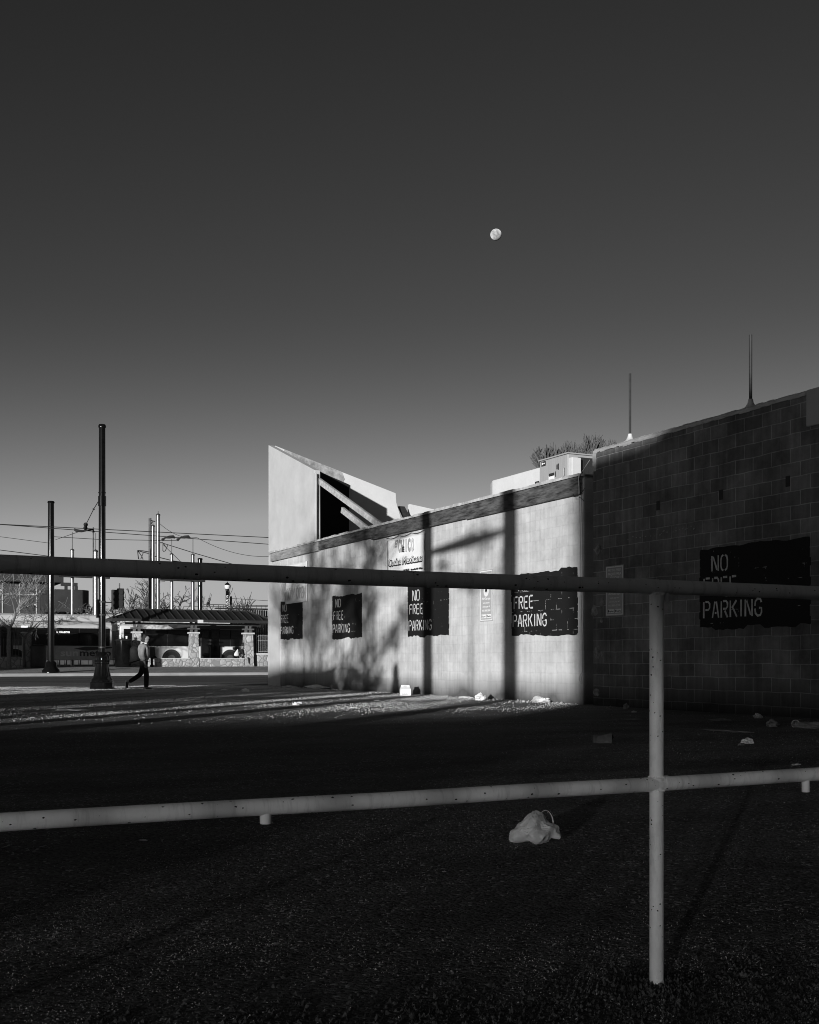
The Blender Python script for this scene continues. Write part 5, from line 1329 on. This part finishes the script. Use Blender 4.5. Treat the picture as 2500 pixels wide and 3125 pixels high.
text('lettering', 'metro', M_busdark, skp, (a.x, 74.98, a.z), .62, 'V', 'LEFT', 1, 0, .003, 0, b.x - a.x, .014)
a = onV(172, 1931.5, 75); b = onV(213, 1931.5, 75)
text('destination_sign', '10  CONNECTOR', M_led, t1, (a.x, 74.99, a.z), .15, 'V', 'LEFT', 1, 0, .002, .012, b.x - a.x, .008)
mb = MB(); a = onV(65, 1915, 75); b = onV(86, 1910, 75); mb.box((a.x, 74.97, a.z), (b.x, 74.99, b.z)); mb.build('route_panel', M_led, t1)
b2u0 = onV(366, 2000, 75).x; b2u1 = onV(772, 2000, 75).x
t2, bo2 = bus(b2u0, b2u1, 75, 'white city bus with open dark doors standing behind the stone shelter', False)
for (x0, x1) in ((612, 640), (642, 672)):
    a = onV(x0, 1990, 75).x; b = onV(x1, 1990, 75).x
    mb = MB(); mb.box((a, 74.96, .97), (b, 74.99, 3.05)); dr = mb.build('door', M_ink, t2, bevel=.02)
    mb = MB(); mb.box((a + .08, 74.952, 1.2), (b - .08, 74.958, 2.9)); mb.build('door_glass', M_glass, dr)
mb = MB(); a = onV(430, 1960, 75).x; b = onV(480, 1960, 75).x
mb.prism([(b2u0 + .02, 1.0), (a + 1.0, 1.0), (a + .9, 1.84), (b2u0 + .02, 1.84)], 1, 74.985, 74.998); mb.build('dark_stripe', M_busdark, t2)
mb = MB(); a = onV(640, 1900, 75).x; mb.prism([(a + 1.6, 1.6), (b2u1 - .1, 1.35), (b2u1 - .1, 1.84), (a + 1.6, 1.84)], 1, 74.985, 74.998); mb.build('lower_stripe', M_busdark, t2)
mb = MB(); a = onV(520, 1908, 75).x; mb.prism([(a - .25, 3.34), (a + .25, 3.02), (b2u1 - .1, 3.02), (b2u1 - .1, 3.34)], 1, 74.995, 75.06); mb.build('roof_stripe', M_busdark, t2)

# ================================================================== STREET BITS
def bin_(px, v, r_, h, m, label, bottles):
    p = onV(px, 2015, v); z = gz(v); t = thing('litter_bin', (p.x, v, z), label, 'bin', 'litter bins at the stop')
    mb = MB(); mb.lathe((p.x, v, z), [(r_ * .95, 0), (r_, .08), (r_, h - .1), (r_ * 1.06, h - .08), (r_ * 1.06, h)], 24); mb.build('drum', m, t, smooth=True)
    mb = MB(); mb.lathe((p.x, v, z + h + .001), [(r_ * 1.02, 0), (r_ * .9, .06), (r_ * .5, .10)], 24); mb.build('lid', M_ink, t, smooth=True)
    return t, p, z
bin_(378, 67.5, .50, 1.55, M_iron, 'tall glossy black litter bin at the left end of the shelter', True)
bin_(117, 67.0, .42, 1.2, M_dkmetal, 'dull black litter bin in shade left of the big pole', False)
for px, y0, y1, lab in ((368, 1975, 1966, 'taller white cup standing on the glossy bin'), (387, 1976, 1970, 'shorter white cup standing on the glossy bin')):
    p = onV(px, y0, 67.4); q = onV(px, y1, 67.4)
    zz = gz(67.5) + 1.55 + .10
    mb = MB(); mb.lathe((p.x, 67.4, zz), [(.05, 0), (.075, q.z - p.z + .05)], 12); o = mb.build('paper_cup', M_paper, None, smooth=True); tag(o, lab, 'cup', 'cups on the bin')
# dark fire hydrant-like post at wall end
p = gp(464, SV - .3); t = thing('iron_bollard', p, 'short black iron post with a pointed top before the low stone wall', 'bollard')
mb = MB(); mb.lathe(p, [(.12, 0), (.12, .1), (.07, .15), (.07, .45), (.1, .5), (.1, .56), (.02, .62)], 12); mb.build('post', M_iron, t, smooth=True)
mb = MB(); mb.tube([(p.x - .02, p.y, p.z + .55), (p.x + .22, p.y, p.z + .58), (p.x + .3, p.y, p.z + .55)], [.05, .06, .01], 8); mb.build('spout', M_iron, t, smooth=True)
# left stone pillar and wall in shade, iron gate
lw = thing('stone_pillar', gp(82, 67.6), 'square stone pillar with a flat cap in shade at far left', 'pillar')
a = sx_(69, 67.6); b = sx_(94, 67.6)
mb = MB(); mb.box((a, 67.3, .5), (b, 67.9, 2.45)); mb.build('shaft', M_stone, lw, bevel=.02)
mb = MB(); mb.box((a - .06, 67.24, 2.452), (b + .06, 67.96, 2.55)); mb.build('cap', M_cap, lw, bevel=.02)
lw = thing('garden_wall', gp(20, 67.8), 'low stone wall with iron bars left of the stone pillar', 'wall')
mb = MB(); mb.box((a - 8, 67.4, .5), (a - .01, 67.8, 1.15)); mb.build('stonework', M_stone, lw)
mb = MB()
for k in range(30): mb.tube([(a - .2 - k * .16, 67.6, 1.15), (a - .2 - k * .16, 67.6, 2.3)], .015, 5)
mb.tube([(a - 6, 67.6, 2.2), (a, 67.6, 2.2)], .02, 5); mb.build('bars', M_iron, lw)
ad = thing('advert_board', gp(12, 69), 'pale rounded shelter end and dark pillars of another stop at the left edge', 'board')
mb = MB(); p = onV(14, 1906, 69); mb.prism([(p.x - 1.4, p.z - .15), (p.x - 1.4, p.z + .1), (p.x - .4, p.z + .32), (p.x + .1, p.z + .32), (p.x + .3, p.z + .1), (p.x + .3, p.z - .15)], 1, 69, 69.4); mb.build('canopy', M_aclid, ad, bevel=.03)
mb = MB()
for px in (12, 33): q = sx_(px, 69); mb.box((q - .14, 69.0, .57), (q + .14, 69.3, p.z - .15))
mb.build('posts', M_dkmetal, ad)

# dark building + panel box behind buses
db = thing('glass_building', gp(40, 118), 'dark glass fronted building behind the pale bare tree at the left edge', 'building')
zt_ = onV(100, 1748, 118).z; ue = sx_(158, 118)
mb = MB(); mb.box((ue - 60, 118, .5), (ue, 135, zt_ - 1.0)); mb.build('glazed_front', M_bldg, db)
mb = MB(); mb.box((ue - 60, 116.5, zt_ - .98), (ue + .9, 136, zt_ - .1)); mb.build('roof', M_tank, db)
mb = MB()
for k in range(18): mb.box((ue - 1.5 - k * 1.6, 117.94, .6), (ue - 1.4 - k * 1.6, 117.995, zt_ - 1.05))
for zz in (3.0, 5.4, 7.4): mb.box((ue - 60, 117.95, zz), (ue, 117.99, zz + .07))
mb.build('mullions', M_busgrey, db)
mb = MB(); rs = random.Random(8)
for k in range(26):
    u = ue - rs.uniform(.6, 9.5); z_ = rs.choice((7.6, 6.3, 5.2, 4.0, 3.2)) + rs.uniform(-.3, .3); mb.box((u, 117.9, z_), (u + rs.uniform(.06, .35), 117.935, z_ + rs.uniform(.05, .25)))
mb.build('reflections', M_aclid, db)
tk = thing('dark_panel_box', gp(215, 96), 'big plain dark box with rounded ends behind the grey bus', 'container')
x0, x1 = sx_(150, 96), sx_(276, 96); zt2_ = onV(215, 1799, 96).z; zb2 = onV(215, 1868, 96).z
mb = MB(); mb.prism([(x0, 96), (x1 - .6, 96), (x1, 96.6), (x1, 101), (x0, 101)], 2, zb2, zt2_); mb.build('shell', M_tank, tk, bevel=.06)
mb = MB()
for k in range(5): mb.tube([(x0 + .5 + k * (x1 - x0 - 1) / 4, 98, .57), (x0 + .5 + k * (x1 - x0 - 1) / 4, 98, zb2)], .12, 8)
mb.build('legs', M_dkmetal, tk)
mb = MB(); q = onV(225, 1790, 96); mb.box((q.x - .5, 97, zt2_ + .01), (q.x - .3, 97.4, zt2_ + .35)); mb.box((q.x - .8, 97, zt2_ + .36), (q.x + .5, 97.4, zt2_ + .62)); mb.box((q.x + .3, 97, zt2_ + .01), (q.x + .52, 97.4, zt2_ + .35)); mb.build('vent', M_dkmetal, tk)
# far low hedge / fence behind buses that closes the horizon
fh = thing('depot_fence', gp(400, 104), 'dark mesh depot fence closing the view behind the buses', 'fence')
mb = MB(); a = sx_(270, 104); b = sx_(1100, 104)
k = 0; u = a
while u < b:
    mb.tube([(u, 104, .57), (u, 104, 5.1)], .05, 5); u += 1.1
for zz in (1.0, 2.5, 4.0, 4.6, 5.1): mb.tube([(a, 104, zz), (b, 104, zz)], .045, 5)
mb.build('mesh_panels', M_dkmetal, fh)
fw = thing('depot_wall', gp(400, 108), 'long low dark wall beyond the depot fence', 'wall')
mb = MB(); mb.box((sx_(-100, 108) - 20, 108, .5), (b + 60, 108.6, 4.6)); mb.build('wall_face', mat('depot_render', .06, .9, .4, .6), fw)

# ================================================================== PEOPLE
def person_walk():
    p = onV(438, 2015, 36.6); zb = gz(36.6); t = thing('person', (p.x, 36.6, zb), 'person walking right in a pale hooded top and dark trousers with a black backpack', 'person', rz=-YAW)
    # local: +x = walking direction (right in the picture), y = depth, z up
    H = 1.80
    def hand(base, d_, sgn, pts, edges, i0):
        # palm then five separate bent fingers
        pb = Vector(base); dd = Vector(d_).normalized(); side = Vector((1, 0, 0)); 
        palm = pb + dd * .045; pts.append((palm, (.030, .016))); ip = len(pts) - 1; edges.append((i0, ip))
        palm2 = pb + dd * .085; pts.append((palm2, (.034, .014))); ip2 = len(pts) - 1; edges.append((ip, ip2))
        for k, (off, ln) in enumerate(((-.028, .060), (-.010, .075), (.009, .070), (.027, .055))):
            a = palm2 + side * off + dd * .012; b = a + dd * ln * .55 + Vector((.004, -.004 * sgn, 0)); c = b + dd * ln * .40 + Vector((.014, -.010 * sgn, .004))
            pts.append((a, .0085)); ia = len(pts) - 1; edges.append((ip2, ia)); pts.append((b, .0078)); edges.append((ia, ia + 1)); pts.append((c, .0065)); edges.append((ia + 1, ia + 2))
        a = palm + side * .036 + dd * .01; b = a + side * .018 + dd * .03; pts.append((a, .010)); ia = len(pts) - 1; edges.append((ip, ia)); pts.append((b, .008)); edges.append((ia, ia + 1))
    # body skeleton
    hip = Vector((0, 0, .93)); ch = Vector((.02, 0, 1.28)); nk = Vector((.06, 0, 1.50)); 
    pts = [(hip, (.15, .11)), (Vector((.0, 0, 1.10)), (.135, .10)), (ch, (.17, .11)), (Vector((.03, 0, 1.42)), (.13, .09)), (nk, (.058, .055)), (Vector((.085, 0, 1.585)), (.075, .085)), (Vector((.10, 0, 1.67)), (.075, .095)), (Vector((.09, 0, 1.74)), (.055, .07))]
    edges = [(0, 1), (1, 2), (2, 3), (3, 4), (4, 5), (5, 6), (6, 7)]
    # chin / nose
    pts += [(Vector((.175, 0, 1.60)), .030), (Vector((.195, 0, 1.645)), .015)]; edges += [(5, 8), (6, 9)]
    def limb(start, L):
        i = start
        for q, r_ in L: pts.append((Vector(q), r_)); edges.append((i, len(pts) - 1)); i = len(pts) - 1
        return i
    # near arm hanging, slightly forward ; far arm back
    e1 = limb(3, [((.03, -.17, 1.40), .055), ((.01, -.21, 1.12), .045), ((.08, -.20, .90), .032), ((.095, -.20, .86), .028)])
    hand((.095, -.20, .86), (.15, 0, -1), 1, pts, edges, e1)
    e2 = limb(3, [((.02, .17, 1.40), .055), ((-.08, .21, 1.14), .045), ((.02, .20, .92), .032), ((.03, .20, .88), .028)])
    hand((.03, .20, .88), (.15, 0, -1), -1, pts, edges, e2)
    # front leg straight (right), rear leg trailing with heel up
    limb(0, [((.04, -.09, .88), .095), ((.13, -.09, .50), .062), ((.115, -.09, .11), .042), ((.13, -.09, .05), .040), ((.27, -.09, .035), .030)])
    limb(0, [((-.02, .09, .88), .095), ((-.10, .09, .50), .062), ((-.47, .09, .27), .042), ((-.53, .09, .24), .040), ((-.53, .09, .07), .030)])
    bd = skin('body', pts, edges, M_skin, t)
    # trousers
    pt = [(Vector((0, 0, .98)), (.165, .125)), (Vector((.0, 0, .90)), (.165, .125)), (Vector((.04, -.09, .80)), .115), (Vector((.12, -.09, .50)), .088), (Vector((.115, -.09, .28)), .082), (Vector((.11, -.09, .07)), .078),
          (Vector((-.02, .09, .80)), .112), (Vector((-.11, .09, .50)), .088), (Vector((-.28, .09, .385)), .078), (Vector((-.49, .09, .25)), .066)]
    skin('trousers', pt, [(0, 1), (1, 2), (2, 3), (3, 4), (4, 5), (1, 6), (6, 7), (7, 8), (8, 9)], M_denim, t)
    pt = [(Vector((-.0, 0, .90)), (.20, .19)), (Vector((0, 0, 1.10)), (.205, .20)), (Vector((.02, 0, 1.28)), (.22, .21)), (Vector((.03, 0, 1.42)), (.19, .18)), (Vector((.045, 0, 1.50)), (.12, .12)),
          (Vector((.03, -.20, 1.38)), .10), (Vector((.01, -.25, 1.13)), .085), (Vector((.08, -.23, .93)), .06), (Vector((.02, .18, 1.38)), .075), (Vector((-.08, .22, 1.15)), .064), (Vector((.02, .21, .95)), .048)]
    skin('hooded_top', pt, [(0, 1), (1, 2), (2, 3), (3, 4), (3, 5), (5, 6), (6, 7), (3, 8), (8, 9), (9, 10)], M_hood, t)
    skin('hood', [(Vector((-.05, 0, 1.50)), (.10, .06)), (Vector((.03, 0, 1.49)), (.13, .06)), (Vector((.11, 0, 1.45)), (.10, .05))], [(0, 1), (1, 2)], M_cream, t, root=1)
    skin('hair', [(Vector((.02, 0, 1.62)), (.075, .085)), (Vector((.06, 0, 1.72)), (.09, .105)), (Vector((.12, 0, 1.735)), (.06, .06)), (Vector((.0, 0, 1.55)), (.05, .06))], [(0, 1), (1, 2), (0, 3)], M_hair, t)
    skin('backpack', [(Vector((-.20, -.02, 1.42)), (.10, .10)), (Vector((-.27, -.02, 1.30)), (.17, .15)), (Vector((-.30, -.02, 1.10)), (.20, .18)), (Vector((-.26, -.02, .96)), (.15, .14))], [(0, 1), (1, 2), (2, 3)], M_pack, t, root=2)
    mb = MB()
    for sgn in (-1, 1): mb.tube([(-.10, sgn * .10, 1.42), (.02, sgn * .13, 1.50), (.15, sgn * .12, 1.38), (.12, sgn * .14, 1.15), (-.05, sgn * .15, 1.05)], .014, 6)
    mb.build('strap', M_pack, t, world=False, smooth=True)
    skin('shoe', [(Vector((.09, -.09, .05)), (.045, .05)), (Vector((.18, -.09, .045)), (.045, .045)), (Vector((.30, -.09, .035)), (.038, .03))], [(0, 1), (1, 2)], M_ink, t, root=1)
    skin('shoe', [(Vector((-.54, .09, .27)), (.045, .05)), (Vector((-.545, .09, .17)), (.045, .045)), (Vector((-.53, .09, .05)), (.038, .03))], [(0, 1), (1, 2)], M_ink, t, root=1)
    mb = MB(); mb.box((.07, -.14, .0), (.33, -.04, .022)); mb.build('sole', M_paper, t, world=False, bevel=.008)
    mb = MB(); mb.box((-.595, .04, .03), (-.575, .14, .30)); mb.build('sole', M_paper, t, world=False, bevel=.008)
person_walk()
def seated(px, v, z0, label, packm, name='person', stand=False, col=None):
    p = onV(px, 2015, v); t = thing(name, (p.x, v, z0), label, 'person', rz=-YAW)
    H0 = 0.0
    pts = [(Vector((0, 0, .12)), (.17, .14)), (Vector((0, 0, .35)), (.16, .12)), (Vector((.02, 0, .56)), (.19, .12)), (Vector((.03, 0, .66)), (.10, .08)), (Vector((.04, 0, .72)), (.055, .055)), (Vector((.06, 0, .80)), (.075, .085)), (Vector((.07, 0, .89)), (.07, .085))]
    edges = [(0, 1), (1, 2), (2, 3), (3, 4), (4, 5), (5, 6)]
    def limb(s_, L):
        i = s_
        for q, r_ in L: pts.append((Vector(q), r_)); edges.append((i, len(pts) - 1)); i = len(pts) - 1
        return i
    for sg in (-1, 1):
        e = limb(2, [((.03, sg * .2, .58), .055), ((.10, sg * .23, .34), .045), ((.30, sg * .17, .26), .03)])
        for k in range(4): limb(e, [((.35, sg * .17 + (k - 1.5) * .018, .24), .009), ((.39, sg * .17 + (k - 1.5) * .018, .22), .008)])
        limb(e, [((.33, sg * .14, .28), .010)])
        if stand: limb(0, [((.02, sg * .09, -.02), .09), ((.03, sg * .09, -.42), .06), ((.0, sg * .09, -.80), .04), ((.12, sg * .09, -.83), .035)])
        else: limb(0, [((.08, sg * .10, .10), .09), ((.45, sg * .11, .10), .065), ((.48, sg * .11, -.32), .045), ((.58, sg * .11, -.36), .035)])
    skin('body', pts, edges, M_skin, t)
    pt = [(Vector((0, 0, .10)), (.18, .15)), (Vector((0, 0, .35)), (.18, .14)), (Vector((.02, 0, .56)), (.20, .14)), (Vector((.03, 0, .65)), (.12, .10))] + [(Vector((.03, sg * .2, .57)), .07) for sg in (-1, 1)] + [(Vector((.10, sg * .24, .34)), .06) for sg in (-1, 1)] + [(Vector((.27, sg * .18, .27)), .045) for sg in (-1, 1)]
    skin('jacket', pt, [(0, 1), (1, 2), (2, 3), (2, 4), (2, 5), (4, 6), (5, 7), (6, 8), (7, 9)], col or M_pack, t)
    if stand: lg = [(Vector((0, 0, .05)), (.17, .14))] + sum([[(Vector((.02, s_ * .09, -.1)), .11), (Vector((.03, s_ * .09, -.42)), .085), (Vector((.0, s_ * .09, -.78)), .075)] for s_ in (-1, 1)], [])
    else: lg = [(Vector((0, 0, .08)), (.17, .14))] + sum([[(Vector((.1, s_ * .10, .10)), .11), (Vector((.46, s_ * .11, .09)), .09), (Vector((.48, s_ * .11, -.28)), .075)] for s_ in (-1, 1)], [])
    skin('trousers', lg, [(0, 1), (1, 2), (2, 3), (0, 4), (4, 5), (5, 6)], M_denim, t)
    skin('hair', [(Vector((.01, 0, .82)), (.07, .08)), (Vector((.05, 0, .93)), (.085, .10)), (Vector((.10, 0, .95)), (.05, .06))], [(0, 1), (1, 2)], M_hair, t, root=1)
    return t
seated(738, SV + .35, 1.00, 'person in dark clothes sitting on the stone bench with back to the street', None)
q = onV(722, 1990, SV + .1)
bkp = thing('drawstring_bag', (q.x, SV + .1, 1.08), 'white drawstring bag on the bench behind the seated person', 'bag')
skin('sack', [(Vector((0, 0, .10)), (.20, .12)), (Vector((.0, 0, .28)), (.17, .11)), (Vector((.06, 0, .46)), (.06, .05)), (Vector((.08, 0, .56)), (.03, .03))], [(0, 1), (1, 2), (2, 3)], M_cream, bkp)
mb = MB(); mb.tube([(.07, 0, .56), (.18, -.05, .42), (.22, -.06, .20), (.18, -.05, .04)], .014, 6); mb.tube([(.02, -.1, .02), (.14, -.11, .2)], .012, 6); mb.build('cord', M_ink, bkp, world=False, smooth=True)
seated(802, SV + 1.6, 1.35, 'person in dark jacket standing behind the iron railing right of the shelter', None, stand=True)

# ================================================================== WHAT CASTS THE SHADOWS (stands behind the camera, outside the picture)
def uv_from_w(wv_, v):           # line parallel to the sun through perpendicular offset w
    return (wv_ + v * sS) / cS
def wof(u, v): return u * cS - v * sS
wE = wof(WU, onU(1752, 2000, WU).y)
CV = -25.0
ue_ = uv_from_w(wE, CV)
def zat(v, z):                   # height at CV plane needed to shade height z on wall at v
    D = (v - CV) / cS; return z + D * tE
def uat(v, u=WU): return uv_from_w(wof(u, v), CV)
ob = thing('office_building', (ue_, CV, 0), 'unseen rendered office block that shades the bare block wall, with an added sun gap', 'building')
GAP0 = zat(2.7, -.15); GAP1 = zat(2.7, 1.0)
prof = [(ue_, -.1), (ue_, zat(20.6, 5.30)), (uat(18.2), zat(18.2, 5.32)), (uat(17.6), zat(17.6, 5.60)), (uat(15.4), zat(15.4, 5.85)), (uat(13.0), zat(14.0, 6.4)), (uat(13.0), 24.0), (60, 24.0), (60, -.1)]  # unseen right part raised to block sky light on the top rail
prof[0] = (ue_, 5.4); prof[-1] = (60, 5.4)
mb = MB(); mb.prism(prof, 1, CV - 12, CV); mb.build('wall', M_brick, ob)
# slatted gap added between plinth and header to let sun onto the railing
mb = MB(); mb.box((ue_, CV - 12, -.1), (60, CV, GAP0)); mb.build('plinth', M_brick, ob)
mb = MB(); mb.box((ue_, CV - .4, GAP1), (60, CV, 5.395)); mb.build('header', M_brick, ob)
mb = MB(); u = ue_
while u < 30: mb.box((u, CV - .02, GAP0 + .001), (u + .262, CV - .008, GAP1 - .001)); u += .30
mb.build('sun_gap_slats', M_dkmetal, ob)
mb = MB()
for k in range(9):
    for zz in (.8, 6.2, 8.4):
        u = ue_ + 2.5 + k * 5; mb.box((u, CV - .01, zz), (u + 2.2, CV + .03, zz + 1.5))
mb.build('window', M_glass, ob)
# low building shading the near lot
zl = zat(17.5, 0.0)
lb = thing('low_warehouse', (ue_ - 20, CV, 0), 'long low warehouse behind the viewer that shades the near lot', 'building')
mb = MB(); mb.box((ue_ - 75, CV - 3, -.1), (ue_ - .01, CV, zl)); mb.build('wall', M_brick, lb)
mb = MB()
for k in range(12): mb.box((ue_ - 6 - k * 6, CV - .01, .2), (ue_ - 3 - k * 6, CV + .03, 2.4))
mb.build('door', M_dkmetal, lb)
# block whose shadow crosses the road to the corner
wa, wb_ = -14.9, -21.0
Yb = 0.0
k1 = uv_from_w(wb_, -8.0); k2 = uv_from_w(wa, -12.0)
hB = 1.0 + ((36.6 + 8.0) / cS) * tE
sbld = thing('garage_building', ((k1 + k2) / 2, -8, 0), 'small flat roofed garage behind the viewer that shades the road', 'building')
mb = MB(); mb.box((k1, -12, -.1), (k2, -8, hB)); mb.build('wall', M_brick, sbld)
# far left block shading the bus and the left pavement
wq = wof(*onG(300, 2038, .5).xy)
kq = uv_from_w(wq, 8.0)
hq = ((75 - 20) / cS) * tE + 3.3
fb = thing('apartment_block', (kq, 18, 0), 'tall plain block outside the picture that shades the grey bus', 'building')
mb = MB(); mb.box((kq - 30, 8, -.1), (kq, 20, hq)); mb.build('wall', M_brick, fb)
# poles
for (px, D, r_, lab) in ((1305, 23, .21, 'street pole outside the picture casting the left vertical shadow'), (1556, 25, .24, 'street pole outside the picture casting the right vertical shadow')):
    q = onU(px, 2000, WU); b = sunback((WU, q.y, 0), D)
    t = thing('street_pole', (b.x, b.y, 0), lab, 'pole', 'black iron street poles')
    mb = MB(); mb.tube([(b.x, b.y, -.1), (b.x, b.y, 9.0)], [r_ * 1.05, r_ * .95], 16); mb.build('shaft', M_iron, t, smooth=True)
    mb = MB(); mb.lathe((b.x, b.y, 0), [(r_ * 2.2, 0), (r_ * 2.2, .4), (r_ * 1.6, .6), (r_ * 1.3, 1.2), (r_, 1.5)], 16); mb.build('fluted_base', M_iron, t, smooth=True)
    if px == 1305:
        # long sign arm reaching right, gives the slanting blurred bar
        a = sunback(onU(1310, 1688, WU), D); c = sunback(onU(1560, 1615, WU), D + 4)
        mb = MB(); mb.tube([a, a.lerp(c, .5), c], [.10, .17, .07], 10); mb.build('signal_arm', M_iron, t, smooth=True)
# shrubs and a bare tree for the soft dappling
def shrub(px, ytop, wpx, D, seed, label):
    q = onU(px, 2100, WU); b = sunback((WU, q.y, 0), D); zt_ = onU(px, ytop, WU).z + D * tE
    wm = abs(onU(px - wpx / 2, 2000, WU).y - onU(px + wpx / 2, 2000, WU).y) * sS / 2
    t = thing('shrub', (b.x, b.y, 0), label, 'shrub', 'shrubs outside the picture')
    rs = random.Random(seed); mb = MB()
    for k in range(900):
        a = rs.uniform(0, 2 * PI); z_ = zt_ * rs.random() ** .8; rad = wm * math.sqrt(rs.random()) * (1.0 - .75 * max(0, (z_ / zt_ - .45) / .55) ** 1.5)
        c = Vector((b.x + math.cos(a) * rad, b.y + math.sin(a) * rad, z_))
        d1 = Vector((rs.gauss(0, 1), rs.gauss(0, 1), rs.gauss(0, 1))).normalized() * .09; d2 = d1.orthogonal().normalized() * .07
        mb.quad(c - d1, c + d2, c + d1, c - d2)
    mb.build('foliage', mat('shrub_leaf', .06, .8, .4, 5), t, fix=False)
    mb = MB(); mb.tube([(b.x, b.y, -.1), (b.x, b.y, zt_ * .8)], [.05, .02], 8); mb.build('stem', M_bark, t, smooth=True)
for i, (px, yt, wpx, D, lab) in enumerate(((868, 2066, 34, 24, 'narrow shrub whose shadow touches the street corner foot'), (1008, 2040, 70, 26, 'broad shrub whose shadow lies left of the middle of the wall'), (1075, 2035, 90, 27, 'widest shrub whose shadow darkens the middle of the wall foot'), (1120, 2062, 60, 27, 'low shrub whose shadow lies beside the widest one'), (1208, 2030, 36, 24, 'pointed shrub whose shadow stands beside the carton'))):
    shrub(px, yt, wpx, D, 40 + i, lab)
q = onU(1040, 1900, WU); b = sunback((WU, q.y, 0), 46)
tree((b.x, b.y, 0), 9.5, .8, 61, 'bare tree outside the picture dappling the sunlit wall', minr=.03, upright=.4, r0=.12, trunk_h=.30)
q = onU(930, 1900, WU); b = sunback((WU, q.y, 0), 50)
tree((b.x, b.y, 0), 9.0, .8, 62, 'second bare tree outside the picture dappling the street end of the wall', minr=.03, upright=.4, r0=.10, trunk_h=.32)

def clump_tree(D, clumps, label, seed, dens=80):
    rs = random.Random(seed)
    C = [(sunback(onU(px, py, WU), D), rp * 0.0172 * sS) for px, py, rp in clumps]
    cx = sum(c[0].x for c in C) / len(C); cy_ = sum(c[0].y for c in C) / len(C)
    t = thing('leafy_tree', (cx, cy_, 0), label, 'tree', 'leafy trees outside the picture')
    tk = MB(); zm = min(c[0].z for c in C)
    tk.tube([(cx, cy_, -.1), (cx, cy_, max(1.2, zm - .3))], [.05, .04], 8)
    top = Vector((cx, cy_, max(1.1, zm - .4)))
    for c, r_ in C: tk.tube([top, top.lerp(c, .5) + Vector((0, 0, -.1)), c], [.06, .04, .02], 6)
    tk.build('trunk', M_bark, t, smooth=True)
    mb = MB()
    for c, r_ in C:
        n = int(dens * (r_ / .4) ** 2)
        for k in range(n):
            g = Vector((rs.gauss(0, 1), rs.gauss(0, 1), rs.gauss(0, 1))) * r_ * .55 + c
            d1 = Vector((rs.gauss(0, 1), rs.gauss(0, 1), rs.gauss(0, 1))).normalized() * .10; d2 = d1.orthogonal().normalized() * .08
            if g.z > 0.1: mb.quad(g - d1, g + d2, g + d1, g - d2)
    mb.build('crown', MATS['shrub_leaf'], t, fix=False)
clump_tree(38, [(1140, 1690, 24), (1115, 1740, 26), (1080, 1790, 26), (1235, 1870, 32), (1205, 1945, 42), (1110, 1980, 28)], 'leafy tree outside the picture blotching the middle of the wall', 71)
clump_tree(34, [(1040, 2045, 46), (1110, 2060, 50), (1150, 2075, 30), (990, 2070, 30)], 'low leafy tree outside the picture darkening the wall foot', 72, 110)
clump_tree(40, [(975, 1870, 30), (930, 1930, 24), (880, 2075, 22), (905, 1800, 22), (990, 1780, 22)], 'leafy tree outside the picture blotching the street end of the wall', 73, 38)
clump_tree(36, [(1470, 1645, 30), (1430, 1655, 22), (1410, 1760, 20), (1540, 1720, 22), (1350, 1720, 22)], 'leafy tree outside the picture blotching the upper wall between the poles', 74, 60)
